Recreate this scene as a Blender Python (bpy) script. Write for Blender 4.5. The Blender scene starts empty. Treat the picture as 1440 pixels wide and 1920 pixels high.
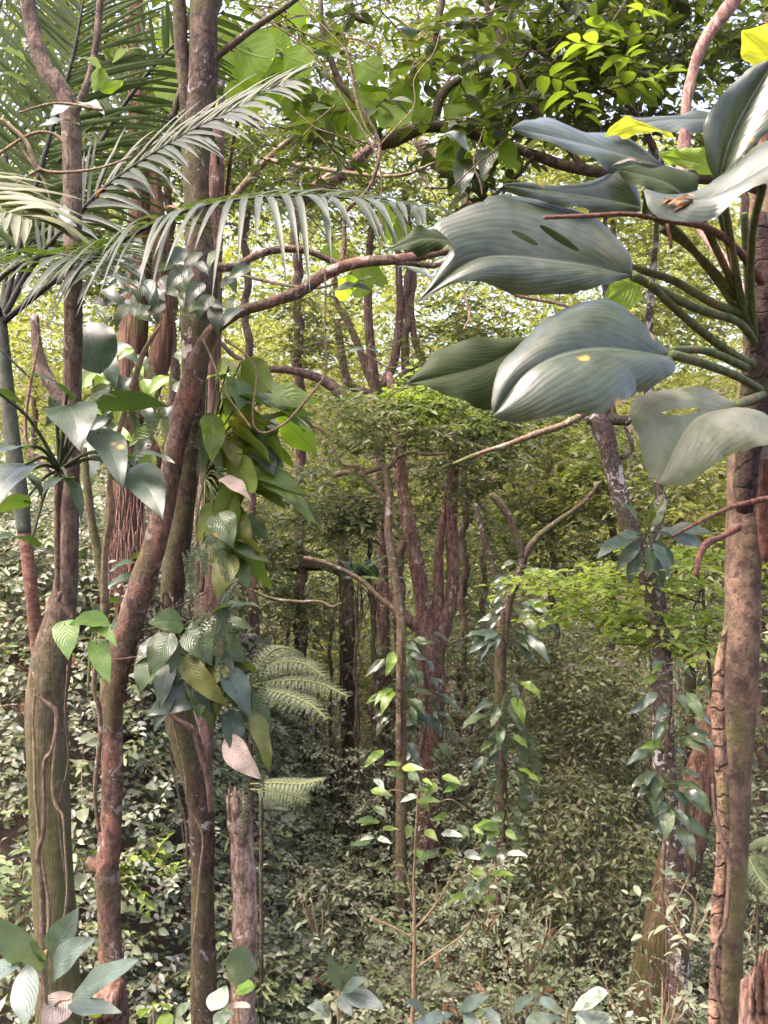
import bpy, math
import numpy as np
rng = np.random.default_rng(11)
sc = bpy.context.scene
COL = sc.collection
# ------------------------------------------------------------------ camera, sky, sun, exposure
F = 1738.0            # focal length in pixels of the 1440x1920 photograph
EYE = 4.0             # eye above the flat of the gully; the path the viewer stands on is 1.7 m lower
cd = bpy.data.cameras.new('camera'); cam = bpy.data.objects.new('camera', cd); COL.objects.link(cam)
cam.location = (0, 0, EYE); cam.rotation_euler = (math.pi/2, 0, 0)
cd.sensor_fit = 'VERTICAL'; cd.sensor_height = 36; cd.lens = 36*F/1920
cd.clip_start = .05; cd.clip_end = 500
cd.dof.use_dof = True; cd.dof.focus_distance = 4.5; cd.dof.aperture_fstop = 11
sc.camera = cam
SUN_EL, SUN_AZ = math.radians(64), math.radians(-110)     # azimuth from +Y (ahead), towards +X
w = bpy.data.worlds.new('World'); sc.world = w; w.use_nodes = True
nt = w.node_tree; bg = nt.nodes['Background']
sky = nt.nodes.new('ShaderNodeTexSky'); sky.sky_type = 'NISHITA'; sky.sun_disc = False
sky.sun_elevation = SUN_EL; sky.sun_rotation = SUN_AZ
sky.air_density = 1.0; sky.dust_density = 8.0; sky.ozone_density = 1.0
nt.links.new(sky.outputs[0], bg.inputs[0]); bg.inputs[1].default_value = .15
sd = bpy.data.lights.new('sun', 'SUN'); sun = bpy.data.objects.new('sun', sd); COL.objects.link(sun)
sd.energy = 1.35; sd.angle = math.radians(20); sd.color = (1, .95, .88)
sun.rotation_euler = (math.pi/2-SUN_EL, 0, math.pi-SUN_AZ); sun.location = (0, 0, 30)
sc.view_settings.view_transform = 'Standard'; sc.view_settings.look = 'None'
sc.view_settings.exposure = 2.7; sc.view_settings.gamma = 1
sc.view_settings.use_white_balance = True; sc.view_settings.white_balance_temperature = 6650; sc.view_settings.white_balance_tint = 20
sc.render.engine = 'CYCLES'
cy = sc.cycles; cy.max_bounces = 6; cy.diffuse_bounces = 4; cy.glossy_bounces = 2; cy.transmission_bounces = 4
cy.transparent_max_bounces = 4; cy.use_denoising = True; cy.use_adaptive_sampling = True; cy.adaptive_threshold = .02
cy.caustics_reflective = False; cy.caustics_refractive = False

# ------------------------------------------------------------------ helpers
def P(px, py, d):
    return np.array(((px-720)/F*d, d, EYE-(py-960)/F*d))
def sstep(t): t = np.clip(t, 0, 1); return t*t*(3-2*t)
def ground(x, y):
    x = np.asarray(x, float); y = np.asarray(y, float)
    z = 2.3*(1-sstep(y/6.0))
    z = z + .05*np.clip(y-12, 0, 34)**1.5
    z = z + 3.4*sstep((-x-.4)/1.8)*sstep((y-4.2)/2.2)*(1-.75*sstep((y-8.5)/6))
    z = z + .9*sstep((x-3)/4)*sstep((y-5)/3)
    z = z + .10*np.sin(1.3*x+.7)*np.sin(1.1*y)+.05*np.sin(3.1*x)*np.sin(2.7*y+1)
    return z
def unit(v): v = np.asarray(v, float); return v/np.maximum(np.linalg.norm(v, axis=-1, keepdims=True), 1e-9)
def rnd(a, b, n=None): return rng.uniform(a, b, n)

WORG = {}
class MB:
    """collects vertex / face / uv / tint arrays and links them as ONE mesh object"""
    def __init__(s): s.V=[]; s.T=[]; s.Q=[]; s.U=[]; s.A=[]; s.n=0
    def add(s, V, Q=None, T=None, U=None, A=0.5):
        V = np.asarray(V, float).reshape(-1, 3); k = len(V)
        s.V.append(V)
        if Q is not None and len(Q): s.Q.append(np.asarray(Q).reshape(-1, 4)+s.n)
        if T is not None and len(T): s.T.append(np.asarray(T).reshape(-1, 3)+s.n)
        s.U.append(np.zeros((k, 2)) if U is None else np.asarray(U, float).reshape(-1, 2))
        s.A.append(np.full(k, A) if np.isscalar(A) else np.asarray(A, float).ravel())
        s.n += k; return s
    def build(s, name, mat, parent=None, smooth=True):
        V = np.concatenate(s.V); U = np.concatenate(s.U); A = np.concatenate(s.A)
        off = WORG[parent.name] if parent is not None else np.zeros(3)
        V = V-off
        Q = np.concatenate(s.Q) if s.Q else np.zeros((0, 4), int)
        T = np.concatenate(s.T) if s.T else np.zeros((0, 3), int)
        me = bpy.data.meshes.new(name); me.vertices.add(len(V)); me.vertices.foreach_set('co', V.astype('f').ravel())
        li = np.concatenate([Q.ravel(), T.ravel()]).astype('i')
        me.loops.add(len(li)); me.loops.foreach_set('vertex_index', li)
        nq, ntr = len(Q), len(T); me.polygons.add(nq+ntr)
        st = np.concatenate([np.arange(nq)*4, nq*4+np.arange(ntr)*3]).astype('i')
        me.polygons.foreach_set('loop_start', st)
        me.polygons.foreach_set('use_smooth', np.full(nq+ntr, smooth, bool))
        uv = me.uv_layers.new(name='UVMap'); uv.data.foreach_set('uv', U[li].astype('f').ravel())
        at = me.attributes.new('tint', 'FLOAT', 'POINT'); at.data.foreach_set('value', A.astype('f'))
        me.update(calc_edges=True); me.validate()
        me.materials.append(mat)
        o = bpy.data.objects.new(name, me); COL.objects.link(o)
        if parent is not None: o.parent = parent
        WORG[o.name] = off
        return o
def tag(o, label=None, cat=None, group=None, kind=None):
    for k, v in (('label', label), ('category', cat), ('group', group), ('kind', kind)):
        if v: o[k] = v
    return o
def thing(name, loc, label, cat, group=None):
    o = bpy.data.objects.new(name, None); COL.objects.link(o); o.empty_display_size = .1
    o.location = [float(c) for c in loc]; WORG[o.name] = np.array(loc, float)
    return tag(o, label, cat, group)

# ---- tubes
def resample(pts, n):
    pts = np.asarray(pts, float)
    if len(pts) == 2: return pts[0]+(pts[1]-pts[0])*np.linspace(0, 1, n)[:, None]
    seg = np.linalg.norm(np.diff(pts[:, :3], axis=0), axis=1); s = np.r_[0, np.cumsum(seg)]; t = np.linspace(0, s[-1], n)
    p = np.vstack([2*pts[0]-pts[1], pts, 2*pts[-1]-pts[-2]])
    i = np.clip(np.searchsorted(s, t, side='right')-1, 0, len(seg)-1)
    u = ((t-s[i])/np.maximum(seg[i], 1e-9))[:, None]
    a, b, c, d = p[i], p[i+1], p[i+2], p[i+3]
    return .5*(2*b+(c-a)*u+(2*a-5*b+4*c-d)*u**2+(3*b-a-3*c+d)*u**3)
def tube(mb, pts, rad, seg=10, step=None, bump=0., cap=True, tint=.5, ring=0., wob=0.):
    pts = np.asarray(pts, float); rad = np.broadcast_to(np.asarray(rad, float), (len(pts),))
    Lg = np.linalg.norm(np.diff(pts, axis=0), axis=1).sum()
    n = max(len(pts), int(Lg/(step or max(rad.mean()*1.2, .01)))+2); n = min(n, 260)
    q = resample(np.c_[pts, rad], n); p, r = q[:, :3], np.maximum(q[:, 3], 4e-4)
    if wob:
        ph = rnd(0, 6.28, 6); s = np.linspace(0, Lg, n)
        for k in range(3): p[:, k] += wob*(np.sin(s*9+ph[k])+.5*np.sin(s*23+ph[k+3]))
    tg = unit(np.gradient(p, axis=0))
    u = np.cross(tg[0], (0.31, .95, .05)); u = u/np.linalg.norm(u); Us = []
    for k in range(n):
        u = u-tg[k]*np.dot(u, tg[k]); u = u/np.linalg.norm(u); Us.append(u)
    Us = np.array(Us); Ws = np.cross(tg, Us)
    a = np.linspace(0, 2*np.pi, seg, endpoint=False); s = np.linspace(0, Lg, n)
    R = r[:, None]*np.ones((1, seg))
    if bump:
        ph = rnd(0, 6.28, 8); A, S = np.meshgrid(a, s/max(r.mean(), .005))
        R = R*(1+bump*(.5*np.sin(2*A+.35*S+ph[0])*np.sin(.23*S+ph[1])+.4*np.sin(3*A-.5*S+ph[2])+.35*np.sin(5*A+.9*S+ph[3])*np.sin(.7*S+ph[4])+.3*np.sin(7*A-1.7*S+ph[5])+.25*np.sin(S*1.1+ph[6])))
    if ring: R = R*(1+ring*(np.abs(np.sin(s/(r.mean()*1.6)))[:, None]**6))
    V = p[:, None]+R[..., None]*(np.cos(a)[None, :, None]*Us[:, None]+np.sin(a)[None, :, None]*Ws[:, None])
    i = np.arange(n-1)[:, None]*seg; j = np.arange(seg); j2 = (j+1) % seg
    Q = np.stack([i+j, i+j2, i+seg+j2, i+seg+j], -1).reshape(-1, 4)
    UV = np.stack(np.meshgrid(a/6.283, s), -1)
    V = V.reshape(-1, 3); T = []
    if cap:
        V = np.vstack([V, p[0]-tg[0]*r[0]*.3, p[-1]+tg[-1]*r[-1]*.6]); c0, c1 = n*seg, n*seg+1
        T = np.r_[np.stack([j2, j, np.full(seg, c0)], 1), np.stack([(n-1)*seg+j, (n-1)*seg+j2, np.full(seg, c1)], 1)]
        UV = np.vstack([UV.reshape(-1, 2), [0, 0], [0, s[-1]]])
    mb.add(V, Q, T, UV, tint); return p
def path(spec, d):
    """[(px,py,width px[,depth])] -> points, radii"""
    p = []; r = []
    for s in spec:
        dd = s[3] if len(s) > 3 else d
        p.append(P(s[0], s[1], dd)); r.append(s[2]/2/F*dd)
    return np.array(p), np.array(r)
def rooted(p, r, flare=1.5):
    """carry the lower end of a trunk (first point) down into the ground"""
    b = p[0].copy(); gz = float(ground(b[0], b[1])); e = b.copy(); dr = p[0]-p[1]; dr = dr/max(abs(dr[2]), .2)
    h = max(b[2]-gz, .05); e = b+np.clip(dr, -.25, .25)*np.array((1, 1, 0))*h; e[2] = float(ground(e[0], e[1]))-.12
    m = (b+e)/2
    return np.vstack([e, m, p]), np.r_[r[0]*flare, r[0]*1.08, r]

# ---- leaves
PROF = {'ovate': ([0, .12, .3, .5, .7, .86, 1], [.03, .72, 1, .92, .64, .32, .01]),
        'heart': ([-.16, -.08, .08, .3, .55, .8, 1], [.30, .72, .98, 1, .78, .38, .01]),
        'lance': ([0, .15, .35, .55, .75, .9, 1], [.03, .52, .92, 1, .72, .34, .01]),
        'obov': ([0, .2, .42, .62, .8, .93, 1], [.03, .42, .78, 1, .9, .5, .02]),
        'round': ([-.06, .05, .22, .45, .7, .9, 1], [.2, .62, .94, 1, .86, .48, .03])}
def bigleaf(mb, B, T, w, N, shape='ovate', bend=.12, fold=.25, wave=.02, nu=22, nv=5, tint=None, serr=0., tipdrop=0.):
    """one blade: base B, tip T, full width w (m), N = the way its upper face looks"""
    B = np.asarray(B, float); T = np.asarray(T, float); ax = T-B; L = np.linalg.norm(ax); ax = ax/L
    N = np.asarray(N, float); N = unit(N-ax*np.dot(N, ax)); S = np.cross(ax, N)
    us, hs = PROF[shape]; t = np.linspace(0, 1, nu); t = t*(1-.12*np.sin(2*np.pi*t)/2)
    u = us[0]+(us[-1]-us[0])*t
    q = resample(np.c_[us, hs, np.zeros(len(us))], 120); h = np.clip(np.interp(u, q[:, 0], q[:, 1]), .004, 1.1)
    if serr: h = h*(1+serr*(((u*11) % 1)-.5))
    v = np.linspace(-1, 1, 2*nv+1); ph = rnd(0, 6.28, 4)
    Uu, Vv = np.meshgrid(u, v, indexing='ij'); H = h[:, None]*w/2
    mid = bend*L*(4*Uu*(1-Uu))-tipdrop*L*np.clip(Uu, 0, 1)**3
    off = mid+np.abs(Vv)**1.4*H*math.tan(fold)+wave*L*np.abs(Vv)**1.5*np.sin(Uu*13+ph[0]+np.sign(Vv)*ph[1])
    off += .0022*L*(np.abs(Vv)*(1-np.abs(Vv))*4)*np.sin((Uu-.35*np.abs(Vv))*48)
    skew = .04*L*np.sin(np.pi*np.clip(Uu, 0, 1))*math.sin(ph[2])
    X = B+ax*(Uu*L)[..., None]+S*(Vv*H+skew)[..., None]+N*off[..., None]
    m = 2*nv+1; i = np.arange(nu-1)[:, None]*m; j = np.arange(2*nv)
    Q = np.stack([i+j, i+j+1, i+m+j+1, i+m+j], -1).reshape(-1, 4)
    mb.add(X, Q, None, np.stack([np.clip(Uu, 0, 1), Vv*.5+.5], -1), rnd(0, 1) if tint is None else tint)
def loft(mb, mid, A, Bq, flip=False, nu=60, nv=18, arch=.03, ripple=.0003, tint=.5, holes=(), seed=0):
    """a blade spanned between its midrib and its two margins, each [(px,py,depth)]"""
    c = [resample(np.array([P(*q) for q in e]), nu) for e in (A, mid, Bq)]
    t = np.linspace(0, 1, nu); V = []
    v = np.linspace(-1, 1, 2*nv+1)
    nrm = unit(np.cross(c[1][-1]-c[1][0], c[2][nu//2]-c[0][nu//2])); 
    if nrm[1] > 0 and not flip: nrm = -nrm
    X = np.zeros((nu, 2*nv+1, 3))
    jag = [1+.010*np.sin(t*37+seed*3+q)+.008*np.sin(t*83+seed+2*q)-.05*np.exp(-((t-(.3+.4*((seed*7+q*3) % 10)/10))/.012)**2) for q in (0, 1)]
    for k, vv in enumerate(v):
        e = c[0] if vv < 0 else c[2]; a = abs(vv)
        X[:, k] = c[1]+(e-c[1])*(a*jag[int(vv > 0)]**(a**4))[:, None]
        rp = np.sin(t*np.pi)**.5*(.4*arch*(a-a*a)*4+ripple*np.sin((t-.55*a)*38+seed)*min(1, a*4)*(1-a*.5)+.009*np.sin(t*8+seed+1.7*np.sign(vv))*a*a+.004*np.sin(t*21+seed*2+np.sign(vv))*a**3)
        X[:, k] += nrm*rp[:, None]
    m = 2*nv+1; i = np.arange(nu-1)[:, None]*m; j = np.arange(2*nv)
    Q = np.stack([i+j, i+j+1, i+m+j+1, i+m+j], -1).reshape(-1, 4)
    Xf = X.reshape(-1, 3)
    if holes:
        ce = Xf[Q].mean(1); px = ce[:, 0]/ce[:, 1]*F+720; py = 960-(ce[:, 2]-EYE)/ce[:, 1]*F; keep = np.ones(len(Q), bool)
        for (hx, hy, ha, hb, an) in holes:
            ca, sa = math.cos(an), math.sin(an); dx, dy = px-hx, py-hy
            keep &= ((dx*ca+dy*sa)/ha)**2+((-dx*sa+dy*ca)/hb)**2 > 1
        Q = Q[keep]
    fn = np.cross(X[nu//2, nv+4]-X[nu//2, nv-4], X[nu//2+3, nv]-X[nu//2-3, nv])
    toward = np.dot(fn, -X[nu//2, nv]+np.array((0, 0, EYE))) > 0
    if toward == flip: Q = Q[:, ::-1]
    UV = np.stack(np.meshgrid(t, v*.5+.5, indexing='ij'), -1)
    mb.add(Xf, Q, None, UV, tint)
def leaves(mb, C, D, N, L, W, kind='s', curl=.18, fold=.25, tint=None, wide=None):
    """many small leaves at once: bases C, directions D, upper-face normals N"""
    n = len(C)
    if n == 0: return
    D = unit(D); N = unit(N-D*(N*D).sum(-1, keepdims=True)); S = np.cross(D, N)
    L = np.broadcast_to(L, (n,)).astype(float)[:, None]; W = np.broadcast_to(W, (n,)).astype(float)[:, None]
    A = rnd(0, 1, n) if tint is None else np.broadcast_to(tint, (n,))
    def pt(u, v, lift): return C+D*(u*L)+S*(v*W*.5)+N*(lift*W-curl*u*u*L)
    if kind == 'd':
        pts = [pt(0, 0, 0), pt(.45, -1, fold), pt(1, 0, 0), pt(.45, 1, fold)]; uv = [(0, .5), (.45, 0), (1, .5), (.45, 1)]
        T = [(0, 1, 2), (0, 2, 3)]; Qd = []
    elif kind == 's':
        pts = [pt(0, 0, 0), pt(.33, -1, fold), pt(.33, 0, 0), pt(.33, 1, fold), pt(.72, -.72, fold*.7), pt(.72, 0, 0), pt(.72, .72, fold*.7), pt(1, 0, 0)]
        uv = [(0, .5), (.33, 0), (.33, .5), (.33, 1), (.72, 0), (.72, .5), (.72, 1), (1, .5)]
        T = [(0, 1, 2), (0, 2, 3), (4, 7, 5), (5, 7, 6)]; Qd = [(1, 4, 5, 2), (2, 5, 6, 3)]
    else:
        us = [.0, .14, .34, .55, .75, .9, 1]; hw = [0, .66, .98, .96, .68, .3, 0]
        pts = [pt(0, 0, 0)]; uv = [(0, .5)]
        for u, h in zip(us[1:-1], hw[1:-1]):
            for v in (-1, 0, 1): pts.append(pt(u, v*h, fold*h*abs(v))); uv.append((u, .5+.5*v))
        pts.append(pt(1, 0, 0)); uv.append((1, .5)); k = len(pts)-1
        T = [(0, 1, 2), (0, 2, 3), (k-3, k, k-2), (k-2, k, k-1)]; Qd = []
        for a in range(4):
            b = 1+3*a; Qd += [(b, b+3, b+4, b+1), (b+1, b+4, b+5, b+2)]
    m = len(pts); V = np.stack(pts, 1).reshape(-1, 3); base = (np.arange(n)*m)[:, None, None]
    T = (np.array(T)[None]+base).reshape(-1, 3)
    Q = (np.array(Qd)[None]+base).reshape(-1, 4) if len(Qd) else None
    U = np.tile(np.array(uv), (n, 1))
    mb.add(V, Q, T, U, np.repeat(A, m))
def randdir(n, flat=1.0):
    v = rng.normal(size=(n, 3)); v[:, 2] *= flat; return unit(v)
def sprays(mb, tw, C, L, k, ll, lw, kind='s', flat=.35, up=.55, tilt=(0, 0, 1), curl=.18, twr=.0025, droop=.25, dirs=None):
    """leafy twigs: C start points (n,3); k leaves along each twig of length L"""
    n = len(C)
    if n == 0: return
    D = randdir(n, flat) if dirs is None else unit(dirs)
    Lt = L*rnd(.6, 1.3, n)
    t = (np.arange(k)+.7)/k
    side = unit(np.cross(D, np.array((0, 0, 1.))+rng.normal(size=(n, 3))*.15))
    pos = C[:, None]+D[:, None]*(Lt[:, None]*t)[..., None]
    pos[..., 2] -= droop*(Lt[:, None]*t**2)
    sg = np.where(np.arange(k) % 2, 1., -1.)[None, :, None]*np.ones((n, 1, 1))
    fw = .35+.9*t[None, :, None]**2
    LD = D[:, None]*fw+side[:, None]*sg+rng.normal(size=(n, k, 3))*.28; LD[..., 2] -= droop*.7
    NN = np.array(tilt)+rng.normal(size=(n, k, 3))*up
    l = ll*rnd(.6, 1.15, (n, k))*(1-.25*t)[None]
    leaves(mb, pos.reshape(-1, 3), LD.reshape(-1, 3), NN.reshape(-1, 3), l.ravel(), (l*lw/ll).ravel()*rnd(.85, 1.15, n*k), kind, curl,
           tint=np.clip(np.repeat(rnd(0, 1, n), k)*.6+rnd(0, .4, n*k), 0, 1))
    if tw is not None:
        s = np.linspace(0, 1, 4); p = C[:, None]+D[:, None]*(Lt[:, None]*s)[..., None]; p[..., 2] -= droop*(Lt[:, None]*s**2)
        ups = np.cross(D, side)
        r = twr*np.array((1.4, 1.1, .8, .3))[None, :, None]
        ring = np.stack([p+side[:, None]*r, p+ups[:, None]*r-side[:, None]*r*.5, p-ups[:, None]*r-side[:, None]*r*.5], 2)
        V = ring.reshape(-1, 3); base = (np.arange(n)*12)[:, None]; q = []
        for a in range(3):
            for b in range(3): q.append((a*3+b, a*3+(b+1) % 3, a*3+3+(b+1) % 3, a*3+3+b))
        tw.add(V, (np.array(q)[None]+base[..., None]).reshape(-1, 4))
def blob(cx, cy, rx, ry, d, n, rd=None, edge=.0):
    """n points inside an ellipsoid centred on a pixel at depth d (rx, ry in pixels, rd in metres)"""
    v = unit(rng.normal(size=(n, 3)))*rnd(edge, 1, (n, 1))**(1/3.)
    c = P(cx, cy, d); k = d/F
    return c+v*np.array((rx*k, rd if rd else .7*(rx+ry)/2*k, ry*k))

# ------------------------------------------------------------------ materials
def nodes_of(name):
    m = bpy.data.materials.new(name); m.use_nodes = True; t = m.node_tree
    for n in list(t.nodes):
        if n.type == 'BSDF_PRINCIPLED': b = n
        elif n.type == 'OUTPUT_MATERIAL': o = n
    return m, t, b, o
def nd(t, typ, ins=None, **kw):
    n = t.nodes.new('ShaderNode'+typ)
    for k, v in kw.items(): setattr(n, k, v)
    for k, v in (ins or {}).items():
        if isinstance(v, bpy.types.NodeSocket): t.links.new(v, n.inputs[k])
        else: n.inputs[k].default_value = v
    return n
def c4(c): return (c[0], c[1], c[2], 1)
def mth(t, op, a, b=0.): return nd(t, 'Math', {0: a, 1: b}, operation=op).outputs[0]
def mixc(t, f, a, b, mode='MIX'):
    n = t.nodes.new('ShaderNodeMix'); n.data_type = 'RGBA'; n.blend_type = mode
    for k, v in ((0, f), (6, a), (7, b)):
        if isinstance(v, bpy.types.NodeSocket): t.links.new(v, n.inputs[k])
        else: n.inputs[k].default_value = v if k == 0 else c4(v)
    return n.outputs[2]
def ramp(t, f, lo, hi):
    n = nd(t, 'MapRange', {0: f, 1: lo, 2: hi}); n.interpolation_type = 'SMOOTHSTEP'; return n.outputs[0]
def noise(t, co, s, det=4, rough=.6, dist=0.):
    return nd(t, 'TexNoise', {'Vector': co, 'Scale': s, 'Detail': det, 'Roughness': rough, 'Distortion': dist}).outputs[0]
def leaf_mat(name, top, top2, under, trans, tw=.4, rough=.35, spec=.5, vein=0., nvein=9., bump=.4, spots=None, spot_amt=.66, coat=0., slant=.45, vw=.22, urough=.2, blot=0., blotc=(.3, .28, .2)):
    m, t, b, o = nodes_of(name)
    tint = nd(t, 'Attribute', attribute_name='tint').outputs['Fac']
    obj = nd(t, 'TexCoord').outputs['Object']
    col = mixc(t, tint, top, top2)
    und = mixc(t, tint, under, [c*.8 for c in under])
    back = nd(t, 'NewGeometry').outputs['Backfacing']
    tr = mixc(t, tint, trans, [trans[0]*.75, trans[1]*.85, trans[2]*.8])
    nz = noise(t, obj, 30, 3); col = mixc(t, ramp(t, nz, .35, .75), col, [c*.62 for c in top])
    if vein:
        uv = nd(t, 'SeparateXYZ', {0: nd(t, 'TexCoord').outputs['UV']})
        v = mth(t, 'ABSOLUTE', mth(t, 'SUBTRACT', uv.outputs[1], .5)); u = uv.outputs[0]
        ph = mth(t, 'SUBTRACT', u, mth(t, 'MULTIPLY', mth(t, 'POWER', mth(t, 'MULTIPLY', v, 2.), 1.15), slant))
        ph = mth(t, 'ADD', ph, mth(t, 'MULTIPLY', mth(t, 'SUBTRACT', noise(t, nd(t, 'TexCoord').outputs['UV'], 3.5, 3), .5), .16))
        wv = mth(t, 'ABSOLUTE', mth(t, 'SINE', mth(t, 'MULTIPLY', ph, nvein*3.1416)))
        lat = mth(t, 'SUBTRACT', 1., ramp(t, wv, .0, vw)); mid = mth(t, 'SUBTRACT', 1., ramp(t, v, .006, .026))
        ve = mth(t, 'MAXIMUM', mth(t, 'MULTIPLY', lat, .6), mid)
        col = mixc(t, mth(t, 'MULTIPLY', ve, vein), col, [min(1, c*1.9+.04) for c in top])
        und = mixc(t, mth(t, 'MULTIPLY', ve, vein), und, [min(1, c*1.5+.03) for c in under])
        tr = mixc(t, mth(t, 'MULTIPLY', ve, min(1, vein*1.3)), tr, [c*.45 for c in trans])
        hgt = mth(t, 'ADD', mth(t, 'MULTIPLY', wv, .5), mth(t, 'MULTIPLY', nz, .25))
        hgt = mth(t, 'SUBTRACT', hgt, mid)
    else: hgt = nz
    if blot:
        bz = ramp(t, noise(t, obj, 9, 5, .65), .62-blot*.2, .72); col = mixc(t, mth(t, 'MULTIPLY', bz, .7), col, blotc)
    if spots:
        vz = nd(t, 'TexVoronoi', {'Vector': obj, 'Scale': 11.}).outputs['Distance']
        sp = mth(t, 'MULTIPLY', mth(t, 'SUBTRACT', 1., ramp(t, vz, .05, .17)), ramp(t, noise(t, obj, 7, 2), spot_amt-.08, spot_amt))
        col = mixc(t, sp, col, spots); tr = mixc(t, sp, tr, spots)
    full = mixc(t, back, col, und)
    bp = nd(t, 'Bump', {'Strength': bump, 'Distance': .004, 'Height': hgt})
    for k, v in (('Base Color', full), ('Normal', bp.outputs[0])): t.links.new(v, b.inputs[k])
    t.links.new(nd(t, 'Mix', {0: back, 2: rough, 3: min(1., rough+urough)}).outputs[0], b.inputs['Roughness'])
    t.links.new(nd(t, 'Mix', {0: back, 2: spec, 3: spec*.35}).outputs[0], b.inputs['Specular IOR Level']); b.inputs['Coat Weight'].default_value = coat; b.inputs['Coat Roughness'].default_value = .25
    tl = nd(t, 'BsdfTranslucent', {'Color': tr})
    mx = nd(t, 'MixShader', {0: tw, 1: b.outputs[0], 2: tl.outputs[0]}); t.links.new(mx.outputs[0], o.inputs[0])
    return m
def bark_mat(name, c1, c2, c3=None, patch=.0, moss=.0, mossc=(.07, .085, .02), lich=.0, lichc=(.38, .38, .34), scale=14., zs=.6, bump=.6, rings=0., fib=0., mossz=None, ringk=.3):
    """c1 dark grain, c2 main, c3 broad patches; lichen spots and moss with a shape of their own"""
    m, t, b, o = nodes_of(name)
    co = nd(t, 'TexCoord').outputs['Object']
    st = nd(t, 'Mapping', {0: co, 3: (1, 1, zs)}).outputs[0]
    g = noise(t, st, scale*3, 8, .7, .3); g2 = noise(t, st, scale*.8, 6, .65, .5); big = noise(t, co, 3.2, 3, .5)
    col = mixc(t, ramp(t, g, .38, .62), c1, c2)
    if c3: col = mixc(t, mth(t, 'MULTIPLY', ramp(t, g2, .62-patch*.25, .70), .85), col, c3)
    fine = noise(t, nd(t, 'Mapping', {0: co, 3: (1, 1, .75)}).outputs[0], scale*9, 5, .75)
    col = mixc(t, mth(t, 'MULTIPLY', mth(t, 'SUBTRACT', 1., ramp(t, fine, .34, .5)), .75), col, [c*.5 for c in c1])
    col = mixc(t, mth(t, 'MULTIPLY', ramp(t, fine, .58, .72), .5), col, [min(.5, c*1.7) for c in c2])
    h = mth(t, 'ADD', mth(t, 'ADD', g, mth(t, 'MULTIPLY', g2, .7)), mth(t, 'MULTIPLY', fine, .6))
    if fib:
        f1 = noise(t, nd(t, 'Mapping', {0: co, 3: (1, 1, .05)}).outputs[0], scale*4, 5, .6, .4)
        col = mixc(t, mth(t, 'MULTIPLY', mth(t, 'SUBTRACT', 1., ramp(t, f1, .36, .52)), fib), col, [c*.4 for c in c1]); h = mth(t, 'ADD', h, mth(t, 'MULTIPLY', f1, 2.))
    if rings:
        z = nd(t, 'SeparateXYZ', {0: co}).outputs[2]
        rw = mth(t, 'FRACT', mth(t, 'MULTIPLY', mth(t, 'ADD', z, mth(t, 'MULTIPLY', noise(t, co, 6, 4), .16)), rings))
        rr = mth(t, 'SUBTRACT', 1., ramp(t, mth(t, 'ABSOLUTE', mth(t, 'SUBTRACT', rw, .5)), .02, .1))
        col = mixc(t, mth(t, 'MULTIPLY', rr, ringk), col, [c*.45 for c in c1]); h = mth(t, 'SUBTRACT', h, mth(t, 'MULTIPLY', rr, ringk))
    if lich:
        lz = mth(t, 'MULTIPLY', ramp(t, noise(t, co, 17, 6, .62, .8), .60-.1*lich, .66-.1*lich), ramp(t, noise(t, co, 3.7, 2), .5-.2*lich, .62-.1*lich))
        col = mixc(t, mth(t, 'MULTIPLY', lz, .85), col, lichc)
    if lich:
        sp = mth(t, 'MULTIPLY', ramp(t, noise(t, co, 70, 3, .6), .64, .7), ramp(t, noise(t, co, 6, 2), .42, .6)); col = mixc(t, mth(t, 'MULTIPLY', sp, .75), col, lichc)
    if moss:
        mz = mth(t, 'MULTIPLY', ramp(t, big, .62-.3*moss, .72-.2*moss), ramp(t, noise(t, co, 24, 6, .7), .3, .6))
        if mossz: mz = mth(t, 'MULTIPLY', ramp(t, noise(t, co, 20, 6, .7), .25, .55), mth(t, 'SUBTRACT', 1., ramp(t, mth(t, 'ADD', nd(t, 'SeparateXYZ', {0: co}).outputs[2], noise(t, co, 4, 3)), mossz[0]+.5, mossz[1]+.5)))
        col = mixc(t, mth(t, 'MULTIPLY', mz, .8), col, mossc)
    t.links.new(col, b.inputs['Base Color']); b.inputs['Roughness'].default_value = .88; b.inputs['Specular IOR Level'].default_value = .25
    bp = nd(t, 'Bump', {'Strength': bump, 'Distance': .022, 'Height': h}); t.links.new(bp.outputs[0], b.inputs['Normal'])
    return m
M = {}
M['aroid'] = leaf_mat('aroid_blade', (.026, .038, .017), (.034, .046, .023), (.016, .027, .006), (.05, .095, .008), .10, .33, .47, .6, 8, .14, (.55, .27, .03), .57, .0, slant=1.15, vw=.10, urough=.35, blot=.7, blotc=(.07, .072, .048))
M['aroid_pale'] = leaf_mat('aroid_pale_blade', (.13, .145, .085), (.16, .17, .11), (.15, .17, .09), (.26, .30, .11), .3, .45, .4, .5, 7, .15, (.6, .3, .04), .50, slant=1.15, vw=.14, blot=.9, blotc=(.20, .20, .15))
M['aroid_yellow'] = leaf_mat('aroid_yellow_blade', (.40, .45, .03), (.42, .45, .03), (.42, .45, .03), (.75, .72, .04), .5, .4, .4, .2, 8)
M['philo'] = leaf_mat('philodendron_blade', (.034, .055, .034), (.045, .07, .045), (.05, .085, .022), (.12, .23, .025), .18, .36, .42, .35, 8, .14, (.40, .22, .05), .66, .0, slant=.95, vw=.2)
M['philo_light'] = leaf_mat('light_climber_blade', (.13, .24, .05), (.17, .28, .05), (.16, .24, .04), (.33, .5, .05), .35, .35, .5, .3, 8, .5)
M['philo_hang'] = leaf_mat('hanging_blade', (.04, .075, .022), (.07, .11, .03), (.085, .12, .02), (.2, .29, .02), .32, .3, .6, .55, 12, .6, (.35, .17, .03), .6)
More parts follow.
